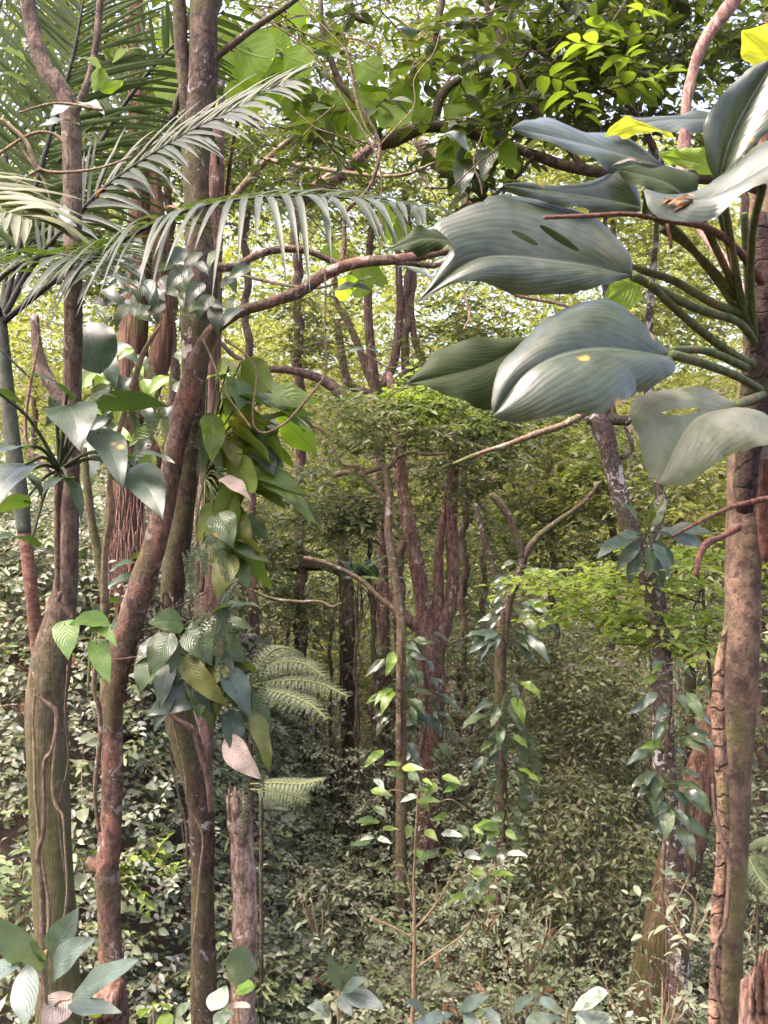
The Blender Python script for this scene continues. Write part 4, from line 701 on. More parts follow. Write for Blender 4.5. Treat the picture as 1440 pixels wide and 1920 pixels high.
# ------------------------------------------------------------------ middle of the gully
C1 = tree('slim_pale_tree', 'slim pale tan trunk in front of the red forked tree', 'tree', [(752, 1300, 20), (752, 1240, 19), (752, 1170, 18), (745, 1110, 17), (735, 1050, 16), (728, 1000, 15), (730, 940, 15), (727, 900, 15), (718, 870, 14)], 8.0, M['bark_pale'],
  [[(752, 1160, 12), (735, 1140, 11), (705, 1115, 10), (680, 1090, 10), (640, 1068, 10), (600, 1052, 10), (570, 1046, 9)], [(720, 872, 10), (705, 880, 9), (685, 885, 10), (680, 890, 10), (650, 886, 11), (628, 890, 12)], [(724, 880, 10), (735, 870, 9), (748, 856, 8), (775, 848, 8), (800, 852, 7), (840, 850, 5)], [(728, 940, 10), (705, 915, 11), (680, 890, 12), (676, 875, 8), (640, 868, 6), (615, 820, 5), (590, 800, 8), (560, 806, 7)], [(745, 862, 7), (745, 840, 6), (770, 815, 5)]], seg=12, bump=.06, leafmat='mid',
  crowns=[dict(x=690, y=790, rx=100, ry=62, d=8.2, n=110, L=.35, ll=.10, lw=.042, rd=.8), dict(x=820, y=800, rx=120, ry=62, d=8.3, n=120, L=.35, ll=.1, lw=.042, rd=.8), dict(x=610, y=930, rx=100, ry=70, d=8.6, n=110, L=.35, ll=.1, lw=.042, rd=.9), dict(x=800, y=745, rx=90, ry=30, d=8.2, n=80, L=.3, ll=.09, lw=.04, mat='mid_fresh'), dict(x=660, y=970, rx=70, ry=50, d=8.4, n=70, L=.35, ll=.1, lw=.042)])
C2 = tree('red_forked_tree', 'red brown trunk splitting low into three straight limbs', 'tree', [(800, 1700, 46), (803, 1600, 46), (806, 1500, 44), (808, 1400, 44), (810, 1300, 46), (806, 1220, 50), (795, 1150, 32), (785, 1080, 30), (772, 1010, 28), (762, 960, 26), (752, 900, 24), (745, 850, 24), (738, 780, 18), (730, 700, 12)], 9.2, M['bark_redfork'],
  [[(812, 1240, 34), (832, 1170, 34), (846, 1120, 24), (849, 1050, 24), (846, 960, 22), (850, 860, 22), (848, 790, 22), (840, 720, 12)], [(818, 1180, 28), (822, 1110, 22), (822, 1040, 18), (828, 990, 14), (840, 900, 8)], [(800, 1180, 26), (762, 1160, 24), (730, 1120, 22), (712, 1090, 16)]], seg=18, bump=.10,
  leafmat='mid', crowns=[dict(x=890, y=860, rx=100, ry=95, d=9.5, n=170, L=.4, ll=.1, lw=.042, rd=1), dict(x=780, y=930, rx=100, ry=70, d=9.8, n=80, L=.4, ll=.1, lw=.042), dict(x=900, y=790, rx=80, ry=40, d=9., n=110, L=.35, ll=.1, lw=.042), dict(x=560, y=1010, rx=100, ry=60, d=10, n=80, L=.4, ll=.1, lw=.04)])
C3 = tree('dark_straight_tree', 'straight nearly black trunk standing in the dim hollow', 'tree', [(657, 1600, 34), (655, 1500, 32), (655, 1400, 31), (653, 1300, 30), (651, 1200, 29), (650, 1110, 29), (645, 1060, 22), (640, 980, 16)], 11., M['bark_dark'], [[(560, 1062, 20), (520, 1062, 14), (470, 1066, 10)], [(650, 1100, 22), (640, 1072, 22), (610, 1062, 20), (560, 1062, 20)]], seg=14, bump=.08)
C4 = tree('vine_clad_tree', 'slim trunk wrapped in climbing leaves, forking into two bare curved limbs', 'tree', [(938, 1690, 26), (936, 1600, 24), (940, 1500, 22), (940, 1400, 20), (938, 1300, 22), (940, 1200, 22), (952, 1130, 20), (972, 1080, 18), (985, 1040, 14), (1010, 1005, 12), (1050, 975, 11), (1085, 950, 9), (1110, 925, 8), (1124, 905, 6)], 7.6, M['bark_dark'], [[(982, 1050, 14), (970, 1010, 14), (955, 970, 15), (938, 945, 15), (922, 928, 15)], [(935, 1100, 10), (915, 1030, 11), (900, 980, 11), (890, 945, 9)]], seg=14, bump=.09)
climber('spreading clump of big pale leaves in the fork of the vine-clad trunk', [(948, 1210, 8), (958, 1130, 8), (975, 1060, 6)], 7.3, 34, 38, 76, .30, ('philo', 'philo_hang', 'mid', 'philo'), down=.3)
climber('glossy climbing leaves round the middle of the vine-clad trunk', [(940, 1460, 6), (944, 1370, 6), (942, 1270, 5)], 7.3, 20, 30, 62, .40, ('philo', 'mid_fresh', 'philo_hang', 'mid'))
climber('drooping leaves low on the vine-clad trunk', [(940, 1640, 6), (944, 1550, 6), (942, 1470, 5)], 7.3, 18, 30, 60, .40, ('philo', 'philo_hang', 'mid'))
climber('pale drooping leaves climbing the slim tan trunk', [(752, 1420, 6), (754, 1300, 6), (752, 1200, 5)], 7.7, 28, 30, 56, .34, ('mid', 'philo_hang', 'mid_fresh', 'philo'))
climber('whitish leaves fringing the red forked trunk', [(790, 1420, 6), (800, 1300, 6), (780, 1180, 5)], 8.6, 30, 26, 48, .36, ('mid', 'philo_hang', 'philo'))
creeper('creeping_fern', 'fine feathery fern hanging on the vine-clad trunk', hang(12, 925, 1000, 1280, 1460, 50, 100), 7.2, .04)
NEST = thing('nest_fern', P(690, 1085, 8.2), 'bird-nest fern with strap leaves perched on the level branch', 'fern')
for k in range(34):
    a = rnd(-.3, 3.4); l = rnd(30, 62); c = P(690+rnd(-25, 25), 1072+rnd(0, 18), 8.1); s = np.array((math.cos(a), rnd(-.5, .2), math.sin(a)))*l/F*8
    blade(NEST, 'leaf', c, c+s, 7/F*8, (-math.sin(a)*.6, -.7, .6), 'canopy_bright' if k % 5 == 0 else 'philo', shape='lance', bend=.12, fold=.3, nu=10, nv=2)
mb = MB()
for k in range(34):
    x, y = 650+rnd(-20, 60), rnd(1090, 1120); p, r = path([(x, y, 2.5), (x+rnd(-6, 6), y+rnd(20, 40), 2), (x+rnd(-8, 8), y+rnd(45, 90), 1.5)], 8.1); tube(mb, p, r, 4)
mb.build('dead_fronds', M['bark_dark'], NEST)
vine('level_branch', 'bare pale branch dipping across the hollow above the fern', [(470, 1105, 5), (510, 1122, 6), (560, 1128, 6), (600, 1128, 6), (622, 1138, 6), (640, 1130, 4)], 7.5, 'bark_pale', 'branch')
vine('mossy_limb', 'bare mossy limb reaching up through the leaves beside the red limbs', [(850, 870, 7), (900, 850, 9), (948, 835, 10), (975, 825, 12), (1010, 812, 13), (1060, 795, 13), (1120, 760, 13), (1190, 700, 12)], 7.4, 'bark_pale', 'branch')
C7 = tree('upright_limb_tree', 'fan of upright red brown stems above the small-leaved crown', 'tree', [(715, 980, 22), (712, 860, 22), (708, 760, 22), (700, 700, 20), (692, 620, 18), (690, 560, 16), (692, 480, 14), (700, 400, 10)], 12., M['bark_pink'],
  [[(708, 740, 18), (690, 700, 16), (672, 650, 14), (650, 600, 13), (632, 570, 12), (628, 520, 10)], [(712, 730, 18), (735, 690, 18), (745, 640, 17), (750, 580, 15), (748, 520, 13), (745, 440, 11)], [(716, 740, 14), (770, 690, 14), (792, 680, 15), (778, 640, 13), (770, 570, 13), (776, 520, 12), (770, 430, 10)], [(700, 740, 14), (655, 720, 16), (640, 660, 15), (632, 600, 13)]], seg=12, bump=.07)
vine('arching_limb', 'stout limb curving down out of the bright gap behind the level branch', [(412, 640, 9), (440, 668, 10), (480, 690, 13), (540, 694, 15), (590, 706, 18), (620, 722, 22), (650, 750, 22)], 9.5, 'bark_far', 'branch')
vine('arching_limb', 'crooked yellow mossy limb under the dark canopy branch', [(780, 262, 22), (805, 292, 26), (822, 310, 26), (848, 328, 22), (862, 348, 18), (880, 400, 14)], 6.2, 'bark_pale', 'branch')
vine('arching_limb', 'thick pinkish limb slanting behind the palm fronds', [(560, 380, 26), (600, 350, 30), (640, 325, 28), (680, 290, 20), (700, 270, 14)], 6.5, 'bark_pink', 'branch')

# ------------------------------------------------------------------ canopy overhead
CT = tree('canopy_tree', 'dark crooked overhead branches with oval leaves, bright tufts against the sky', 'tree',
  [(1580, 1500, 90), (1570, 1100, 84), (1560, 800, 76), (1540, 560, 66), (1500, 400, 46), (1400, 340, 30), (1250, 330, 24), (1100, 320, 20), (1000, 290, 18), (940, 268, 17), (880, 250, 18), (800, 236, 24), (745, 262, 26), (712, 272, 20)], 4.9, M['bark_dark'],
  [[(795, 240, 24), (815, 215, 20), (822, 190, 20), (838, 165, 18), (862, 148, 14)], [(800, 160, 9), (815, 100, 13), (822, 40, 14), (834, -30, 14)], [(600, -20, 9), (605, 60, 11), (620, 110, 13), (640, 160, 12), (680, 210, 12), (715, 262, 12)], [(1100, 320, 12), (1000, 200, 10), (950, 100, 9), (900, -20, 8)], [(1250, 330, 14), (1180, 200, 11), (1060, 130, 9), (960, 60, 6)], [(1180, 250, 9), (1230, 140, 8), (1330, 60, 7)], [(880, 250, 8), (935, 180, 8), (980, 110, 7), (1060, 20, 6)], [(700, 45, 7), (660, 25, 14), (655, -30, 16)], [(1380, 340, 10), (1440, 200, 8), (1420, 60, 6)], [(880, 250, 7), (905, 225, 6), (945, 160, 5), (968, 60, 5)], [(1000, 290, 9), (970, 330, 8), (905, 385, 7), (880, 420, 5)]], seg=16, bump=.09, leafmat='canopy',
  crowns=[dict(x=840, y=40, rx=220, ry=80, d=4.9, n=50, L=.3, k=7, ll=.12, lw=.055, kind='m', rd=.9, up=.5), dict(x=1080, y=70, rx=170, ry=110, d=5.2, n=120, L=.35, k=8, ll=.12, lw=.054, kind='m', rd=.9, up=.8), dict(x=1300, y=20, rx=150, ry=60, d=5.2, n=50, L=.35, k=8, ll=.115, lw=.054, kind='m', rd=.8), dict(x=1380, y=130, rx=80, ry=110, d=5.2, n=34, L=.3, k=8, ll=.115, lw=.054, kind='m', rd=.6), dict(x=1100, y=190, rx=180, ry=45, d=5.2, n=70, L=.35, k=8, ll=.115, lw=.054, kind='m', rd=.8),
    dict(x=1080, y=160, rx=200, ry=80, d=4.6, n=16, L=.18, k=6, ll=.14, lw=.062, kind='m', mat='canopy_bright', rd=.6, up=.3, droop=.05), dict(x=1130, y=80, rx=100, ry=40, d=4.5, n=8, L=.14, k=6, ll=.15, lw=.07, kind='m', mat='canopy_bright', rd=.3, up=.3, droop=.05),
    dict(x=1330, y=20, rx=130, ry=45, d=5.0, n=40, L=.3, k=7, ll=.11, lw=.052, kind='m', rd=.6, up=.8), dict(x=1120, y=120, rx=120, ry=60, d=5.1, n=40, L=.3, k=7, ll=.11, lw=.052, kind='m', rd=.6, up=.8), dict(x=180, y=40, rx=190, ry=60, d=5.6, n=34, L=.3, k=7, ll=.11, lw=.05, kind='m', rd=.6, up=.8), dict(x=500, y=60, rx=150, ry=80, d=5.0, n=40, L=.3, k=7, ll=.11, lw=.05, kind='m', rd=.6), dict(x=560, y=290, rx=130, ry=70, d=5.2, n=26, L=.3, k=7, ll=.10, lw=.045, kind='m', rd=.6), dict(x=300, y=210, rx=110, ry=90, d=5.4, n=22, L=.3, k=7, ll=.10, lw=.045, kind='m', rd=.6), dict(x=620, y=180, rx=100, ry=90, d=4.6, n=8, L=.3, k=7, ll=.15, lw=.06, kind='m', rd=.5), dict(x=850, y=110, rx=120, ry=60, d=4.6, n=16, L=.3, k=7, ll=.15, lw=.062, kind='m', rd=.5), dict(x=930, y=230, rx=70, ry=50, d=4.7, n=16, L=.3, k=7, ll=.14, lw=.06, kind='m', rd=.4), dict(x=880, y=350, rx=60, ry=40, d=4.6, n=6, L=.25, k=6, ll=.16, lw=.08, kind='m', rd=.3)])
BL = thing('broad_leaved_tree', path([(392, 1400, 20)], 6.6)[0][0]*np.array((1, 1, 0))+np.array((0, 0, 2.)), 'tree with huge thin leaves glowing yellow green against the light', 'tree')
p, r = rooted(*path([(372, 1400, 16), (372, 1000, 16), (374, 700, 16), (384, 500, 16), (420, 400, 14), (500, 300, 12), (600, 220, 9)], 6.6), 1.3)
mb = MB(); tube(mb, p, r, 10, bump=.05); mb.build('trunk', M['bark_pale'], BL)
for s in ([(420, 400, 9, 6.58), (440, 250, 8, 5.7), (470, 160, 6, 5.3), (460, 120, 4, 5.1)], [(600, 220, 9, 6.58), (720, 220, 7, 5.7), (820, 200, 5, 5.3), (860, 185, 4, 5.1)], [(500, 300, 9, 6.58), (720, 330, 7, 5.7), (830, 300, 5, 5.3)], [(384, 500, 8, 6.58), (580, 540, 6, 5.7), (680, 500, 4, 5.3)], [(420, 400, 8, 6.58), (400, 260, 7, 5.7), (340, 190, 5, 5.3), (310, 150, 4, 5.1)]):
    p, r = path(s, 6.35); mb = MB(); tube(mb, p, r, 7, bump=.06); mb.build('branch', M['bark_pale'], BL)
for (cx, cy, ww, hh, a) in [(470, 95, 130, 100, .3), (505, 150, 110, 90, .6), (460, 175, 90, 80, 2.6), (560, 115, 80, 60, .4), (600, 205, 95, 90, 1.2), (640, 190, 70, 70, 2.4), (548, 195, 60, 70, .9), (700, 190, 90, 70, .5), (735, 215, 80, 60, .8), (762, 180, 70, 60, .2), (858, 190, 72, 95, 1.9), (848, 295, 60, 75, 1.4), (868, 310, 50, 60, 1.1), (930, 270, 60, 90, 1.2), (325, 150, 90, 120, 1.6), (320, 75, 80, 60, .5), (350, 190, 60, 60, 2.2), (395, 195, 50, 60, 1.2), (722, 420, 60, 70, 1.3), (752, 440, 44, 60, 1.2), (676, 525, 74, 64, 1.5), (705, 515, 60, 60, 1.0), (650, 540, 60, 40, 2.9), (865, 275, 56, 40, .4), (515, 85, 70, 60, .1), (790, 225, 60, 40, .3), (640, 230, 50, 70, 1.6), (690, 130, 70, 50, .4), (900, 95, 60, 50, .5), (560, 30, 80, 40, .2), (420, 60, 70, 50, .4), (675, 235, 70, 60, 1.1), (910, 200, 60, 60, .9), (960, 290, 50, 70, 1.3), (620, 480, 50, 40, .4)]:
    z = rnd(4.5, 4.95); dx, dy = math.cos(a)*hh*.46, math.sin(a)*hh*.46
    blade(BL, 'leaf', P(cx-dx, cy-dy, z+.1), P(cx+dx, cy+dy, z-.1), ww*.8/F*z, (rnd(-.4, .4), rnd(.4, 1), rnd(.1, .5)), 'big_glow', pet=[P(cx-dx*1.7, cy-dy*1.5-8, z+.15)], petw=.004, shape='round', bend=.06, fold=.1, wave=.04, nu=20, nv=5, serr=.06)
for (bx, by, tx, ty, ww, mt) in [(700, 548, 618, 550, 34, 'canopy'), (660, 545, 700, 520, 24, 'canopy'), (745, 500, 812, 530, 34, 'sapling'), (835, 250, 880, 285, 36, 'sapling'), (710, 660, 640, 668, 10, 'sapling'), (870, 240, 840, 238, 28, 'sapling'), (750, 95, 715, 105, 22, 'sapling'), (865, 85, 900, 120, 40, 'sapling'), (870, 300, 862, 370, 44, 'canopy'), (920, 280, 905, 340, 40, 'canopy')]:
    z = 4.5; blade(BL if False else CT, 'leaf', P(bx, by, z), P(tx, ty, z-.1), ww/F*z, (0, -.6, .8), mt, shape='ovate', nu=16, nv=4)
for k, (s, d, mt, lab) in enumerate([
  ([(480, 20, 3), (560, 80, 3), (620, 150, 3), (690, 255, 4), (712, 300, 3)], 4.0, 'vine_pale', 'fine pale liana slanting down to the crook of the dark branch'),
  ([(560, 0, 3), (640, 90, 2.5), (655, 130, 4), (680, 220, 4), (712, 275, 4)], 4.05, 'vine_pale', 'thin liana with a kink beneath the big glowing leaves'),
  ([(830, 60, 2.5), (815, 100, 2.5), (778, 145, 3), (776, 190, 3), (740, 240, 3), (716, 270, 3)], 4.1, 'vine_pale', 'pale looped liana beside the thick crooked branch'),
  ([(420, 640, 4), (480, 690, 4), (480, 800, 4), (530, 790, 5), (590, 730, 5), (612, 670, 4), (610, 500, 3)], 3.4, 'vine_pale', 'hanging vine loop in front of the yellow green leaf clump'),
  ([(380, 640, 4), (420, 720, 4), (470, 800, 4)], 3.3, 'vine_pale', 'straight dry vine dropping from the bend of the leaning trunk'),
  ([(905, 370, 3), (900, 345, 4), (888, 300, 3), (905, 235, 3)], 4.2, 'vine', 'short dark liana beside the oval leaves at the aroid tip'),
  ([(1140, 640, 5), (1100, 590, 6), (1010, 560, 7), (960, 545, 8), (900, 520, 6)], 4.5, 'vine_pale', 'bare greenish twig arching under the slit aroid leaf'),
  ([(870, 550, 4), (880, 590, 4), (868, 620, 3)], 8., 'vine_pink', 'pink hanging liana below the slit aroid leaf'),
  ([(720, 440, 3), (712, 390, 3), (716, 330, 3), (712, 285, 4)], 3.9, 'vine', 'dark twig linking the crooked branch to the palm frond'),
  ([(540, 660, 3), (640, 640, 3), (730, 690, 3), (780, 660, 3)], 8.5, 'vine', 'wiry vine strung between the upright stems')]):
    vine('hanging_vine', lab, s, d, mt, wob=.006)
for k in range(46):
    x0 = rnd(330, 1250); y0 = rnd(-20, 420) if x0 < 900 else rnd(-20, 180); a = rnd(-.5, 1.2)*rng.choice([-1, 1]); l = rnd(80, 220); d = rnd(4.3, 5.6); dx, dy = l*math.cos(a), l*math.sin(a)
    vine('canopy_twig', 'bare crooked twig among the canopy leaves', [(x0, y0, rnd(3, 5)), (x0+dx*.3+rnd(-12, 12), y0+dy*.3+rnd(-12, 12), 3), (x0+dx*.65+rnd(-14, 14), y0+dy*.65+rnd(-14, 14), 2.5), (x0+dx, y0+dy, 1.5)], d, ('vine', 'vine_pale', 'vine_pink')[k % 3], 'twig', 'bare twigs threaded through the canopy', seg=5)

# ------------------------------------------------------------------ light green layered tree in the gully, and trees behind
tree('layered_sapling_tree', 'young tree with flat tiers of fresh light green leaves beside the spotted trunk', 'tree', [(1352, 1700, 9), (1346, 1500, 8), (1335, 1300, 7), (1322, 1180, 6), (1316, 1100, 5), (1290, 1050, 3)], 5.9, M['bark_dark'],
  [[(1318, 1130, 5), (1230, 1106, 5), (1140, 1104, 4), (1060, 1108, 4), (1010, 1106, 2)], [(1325, 1205, 5), (1220, 1185, 4), (1110, 1160, 3), (1040, 1150, 2)], [(1300, 1140, 4), (1310, 1120, 5), (1320, 1085, 4), (1350, 1070, 3)]], seg=8, bump=.05, leafmat='mid_fresh',
  crowns=[dict(x=1130, y=1090, rx=190, ry=26, d=5.7, n=80, L=.28, k=8, ll=.085, lw=.04, rd=.7, flat=.12, droop=.1), dict(x=1270, y=1050, rx=110, ry=22, d=5.6, n=44, L=.28, k=8, ll=.085, lw=.04, rd=.6, flat=.12, droop=.1), dict(x=1180, y=1150, rx=180, ry=26, d=5.7, n=70, L=.28, k=8, ll=.085, lw=.04, rd=.7, flat=.12, droop=.1), dict(x=1230, y=1200, rx=120, ry=16, d=5.7, n=34, L=.28, k=8, ll=.085, lw=.04, rd=.6, flat=.12, droop=.1)])
def patch(fx, fy, ph, lo): return lambda x, y: np.sin(fx*x+ph)*np.sin(fy*y+ph*1.7)+.5*np.sin(2.3*fx*x+1.9*fy*y+ph)+rnd(-.4, .4, len(x)) > lo
M['under_fresh'] = leaf_mat('undergrowth_fresh_leaf', (.045, .08, .03), (.15, .21, .085), (.11, .15, .055), (.2, .29, .05), .28, .28, .8)
M['under_grey'] = leaf_mat('undergrowth_grey_leaf', (.07, .088, .07), (.28, .305, .27), (.15, .17, .13), (.24, .28, .14), .22, .26, 1.)
BGL = 'back trees of the slope'
def bgtree(label, spec, d, crowns, mat='bark_far', leafmat='mid', name='slope_tree', group=BGL):
    return tree(name, label, 'tree', spec, d, M[mat], seg=9, bump=.08, crowns=crowns, leafmat=leafmat, group=group, wob=.02)
def E(x, y, rx, ry, d, n, mat=None, ll=.11, **k):
    q = dict(x=x, y=y, rx=rx, ry=ry, d=d, n=n, ll=ll, lw=ll*.42, L=.5, k=8, rd=1.2, kind='d' if d > 11.5 else 's', twr=.002)
    if mat: q['mat'] = mat
    q.update(k); return q
bgtree('bushy yellow green tree filling the gap under the dark leaf underside', [(1040, 1500, 14), (1040, 1200, 13), (1035, 1000, 11), (1030, 850, 8)], 10.5, [E(1060, 900, 120, 100, 10.5, 300, 'far'), E(990, 800, 110, 70, 10.8, 140), E(1040, 1010, 120, 90, 10.5, 200), E(1090, 880, 30, 50, 9.8, 30, 'canopy_bright')])
bgtree('dull green small-leaved tree below the bare curved limbs', [(1080, 1800, 14), (1080, 1500, 12), (1070, 1350, 10), (1060, 1250, 8)], 8.6, [E(1080, 1270, 120, 100, 8.8, 380, None, .08), E(1060, 1400, 130, 90, 8.8, 340, None, .08), E(1170, 1330, 60, 90, 9, 140, None, .08)])
bgtree('dark weeping shrub-tree with long drooping leaves near the orange trunk', [(1085, 1790, 16), (1085, 1700, 14), (1090, 1600, 10), (1080, 1500, 8)], 7.4, [E(1080, 1560, 140, 110, 7.6, 460, 'mid', .075, droop=.6), E(1150, 1680, 90, 80, 7.4, 160, 'under', .07, droop=.6), E(1020, 1470, 90, 60, 7.8, 120, 'mid', .07, droop=.6)])
bgtree('grey green tree between the bare limbs and the pale aroid leaf', [(1190, 1300, 14), (1190, 1000, 12), (1180, 800, 8)], 9.5, [E(1200, 870, 120, 120, 9.5, 240, 'mid'), E(1320, 960, 100, 110, 9.0, 240, 'far'), E(1300, 1130, 90, 100, 8.5, 140, 'mid')])
bgtree('leafy tree glimpsed past the slim mottled trunk at the picture edge', [(1430, 1700, 20), (1425, 1400, 18), (1420, 1100, 14)], 8, [E(1420, 1300, 60, 160, 8, 150), E(1430, 1550, 50, 120, 7.6, 110, 'under_dark'), E(1420, 1060, 60, 120, 8.4, 120, 'far')])
bgtree('olive tree behind the red forked limbs', [(900, 1500, 14), (905, 1200, 12), (910, 950, 9)], 12.5, [E(880, 1040, 110, 110, 12.6, 260), E(900, 1200, 90, 110, 12, 160), E(700, 1010, 90, 90, 13, 130)])
bgtree('small-leaved tree beside the near black trunk', [(570, 1560, 17), (570, 1450, 16), (568, 1375, 15), (560, 1250, 10), (555, 1100, 8)], 10.5, [E(570, 1130, 90, 60, 11, 120), E(540, 930, 90, 70, 11.5, 140, 'far'), E(480, 1000, 60, 120, 10.5, 120)], mat='bark_dark')
bgtree('light tree between the leaning trunk and the yellow green leaf clump', [(500, 1300, 14), (495, 1000, 13), (480, 720, 8)], 13.5, [E(480, 760, 110, 110, 13.5, 260, 'far'), E(560, 640, 120, 90, 14, 240, 'far'), E(620, 800, 90, 90, 13, 160)])
bgtree('bright tree behind the palm crownshaft', [(60, 1100, 14), (60, 900, 13), (70, 650, 8)], 10.5, [E(60, 690, 90, 110, 10.5, 170, 'far'), E(90, 960, 110, 110, 9.8, 240, 'mid'), E(190, 900, 60, 120, 9.5, 90), E(30, 1060, 70, 60, 9, 100)])
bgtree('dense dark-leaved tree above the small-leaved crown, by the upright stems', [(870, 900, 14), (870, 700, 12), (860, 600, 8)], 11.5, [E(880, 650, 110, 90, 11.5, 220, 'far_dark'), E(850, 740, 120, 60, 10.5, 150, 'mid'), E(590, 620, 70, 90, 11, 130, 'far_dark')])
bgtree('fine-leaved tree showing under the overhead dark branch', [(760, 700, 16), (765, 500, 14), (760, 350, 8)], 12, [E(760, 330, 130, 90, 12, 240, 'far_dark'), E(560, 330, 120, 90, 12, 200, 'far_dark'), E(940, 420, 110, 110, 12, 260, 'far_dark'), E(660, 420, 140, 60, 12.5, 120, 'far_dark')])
bgtree('tall leafy tree at the level of the palm fronds', [(330, 900, 20), (320, 500, 18), (310, 200, 10)], 9, [E(300, 260, 130, 120, 9, 150, 'mid'), E(420, 330, 90, 90, 9, 110, 'mid'), E(220, 520, 110, 70, 8.5, 120, 'mid'), E(450, 260, 80, 90, 9, 100, 'mid')])
bgtree('light green tree behind the upright aroid leaves', [(1150, 800, 14), (1150, 500, 12), (1150, 300, 8)], 10.5, [E(1120, 420, 120, 110, 10.5, 230, 'far'), E(1290, 480, 110, 110, 10.5, 220, 'far'), E(1080, 300, 120, 70, 10, 140, 'far'), E(1270, 610, 90, 60, 10.5, 110, 'far')])
bgtree('airy dark tree high against the brightest sky', [(1420, 900, 20), (1400, 400, 16), (1330, 100, 8)], 8.5, [E(1330, 170, 120, 50, 8.5, 70, 'canopy'), E(1080, 60, 150, 90, 8.5, 160, 'canopy'), E(1400, 200, 70, 100, 8, 80, 'canopy'), E(1340, 0, 130, 35, 8.5, 70, 'canopy')])
bgtree('fine-leaved crown high behind the huge glowing leaves', [(560, 700, 20), (555, 300, 16), (560, 60, 8)], 11, [E(560, 80, 150, 90, 11, 160, 'far_dark'), E(760, 120, 120, 110, 11, 160, 'far'), E(880, 40, 120, 80, 11, 130, 'far'), E(420, 220, 90, 120, 11, 110, 'far'), E(640, 230, 90, 90, 11, 90, 'far_dark')])
bgtree('hazy bright crown behind the tall palm frond', [(150, 900, 20), (140, 500, 16), (130, 150, 8)], 10, [E(120, 300, 150, 120, 10, 140, 'far'), E(60, 80, 130, 90, 10, 70, 'far'), E(250, 60, 120, 70, 10, 70, 'canopy')])
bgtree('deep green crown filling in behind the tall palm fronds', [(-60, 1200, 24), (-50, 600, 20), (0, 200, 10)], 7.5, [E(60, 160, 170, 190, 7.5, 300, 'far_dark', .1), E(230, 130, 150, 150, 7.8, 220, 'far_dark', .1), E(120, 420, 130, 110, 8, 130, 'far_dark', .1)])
bgtree('dark fine crown high between the dark trunk and the crooked branch', [(470, 900, 16), (460, 400, 14), (470, 60, 8)], 9.5, [E(500, 60, 130, 80, 9.5, 130, 'far_dark', .1), E(700, 40, 120, 70, 9.5, 110, 'far_dark', .1), E(560, 250, 100, 70, 9.5, 90, 'far_dark', .1)])
# thin stems in the dim hollow
for k, (x0, y0, x1, y1, ww, d) in enumerate([(620, 1150, 622, 1500, 7, 10), (700, 1100, 706, 1600, 8, 10.5), (540, 1180, 545, 1560, 7, 11.5), (596, 1300, 592, 1560, 6, 10), (668, 1120, 676, 1580, 7, 9.5), (510, 1300, 520, 1580, 5, 10), (625, 1380, 632, 1620, 9, 9.5), (735, 1300, 742, 1600, 5, 10), (860, 1250, 868, 1600, 14, 13), (900, 1290, 905, 1600, 16, 13), (1010, 1200, 1000, 1560, 7, 11), (690, 940, 697, 1120, 9, 8.6), (880, 1440, 876, 1640, 14, 12), (530, 1100, 540, 1500, 16, 14), (548, 1040, 540, 1300, 12, 14), (1180, 1560, 1176, 1780, 10, 7), (970, 1150, 965, 1560, 10, 9.5), (480, 1250, 490, 1560, 8, 12), (1085, 1690, 1080, 1790, 14, 6.9), (420, 1200, 430, 1400, 10, 9), (1290, 1160, 1296, 1500, 22, 8.6), (1400, 1250, 1392, 1500, 18, 7.5), (285, 980, 280, 1280, 8, 9)]):
    p, r = path([(x1, y1, ww*1.1), ((x0+x1)/2+rnd(-5, 5), (y0+y1)/2, ww), (x0, y0, ww*.8)], d); p, r = rooted(p, r, 1.2); mb = MB(); tube(mb, p, r, 7, bump=.06, wob=.012)
    tag(mb.build('understorey_stem', M[('bark_dark', 'bark_far', 'bark_dark')[k % 3]]), 'thin bare stem rising in the dim hollow between the larger trunks', 'tree', 'thin stems in the dim hollow')
bgtree('fine grey green shrub-tree filling the hollow between the dark and the red trunk', [(600, 1600, 8), (605, 1400, 7), (600, 1250, 5)], 12.5, [E(600, 1260, 120, 90, 12.5, 260, 'far', .09), E(720, 1300, 90, 130, 12.8, 220, 'far', .09), E(520, 1350, 70, 100, 12.5, 120, 'far', .09), E(880, 1350, 90, 140, 12.5, 240, 'far', .09), E(640, 1480, 110, 70, 12, 130, 'under_grey', .07)])
mb = MB()
for k in range(260):
    y = rnd(9.5, 17); x = rnd(-.3, .34)*y; z = float(ground(x, y)); h = rnd(.8, 3.2); q = rng.normal(size=3)*.22; a = np.array((x, y, z)); tube(mb, [a, a+np.array((q[0]*.3, q[1]*.4, h*.5)), a+np.array((q[0], q[1], h))], (.009, .008, .003), 4, wob=.02)
tag(mb.build('thin_saplings', M['bark_far']), kind='stuff', label='many thin bare sapling stems in the dim hollow', cat='stems')
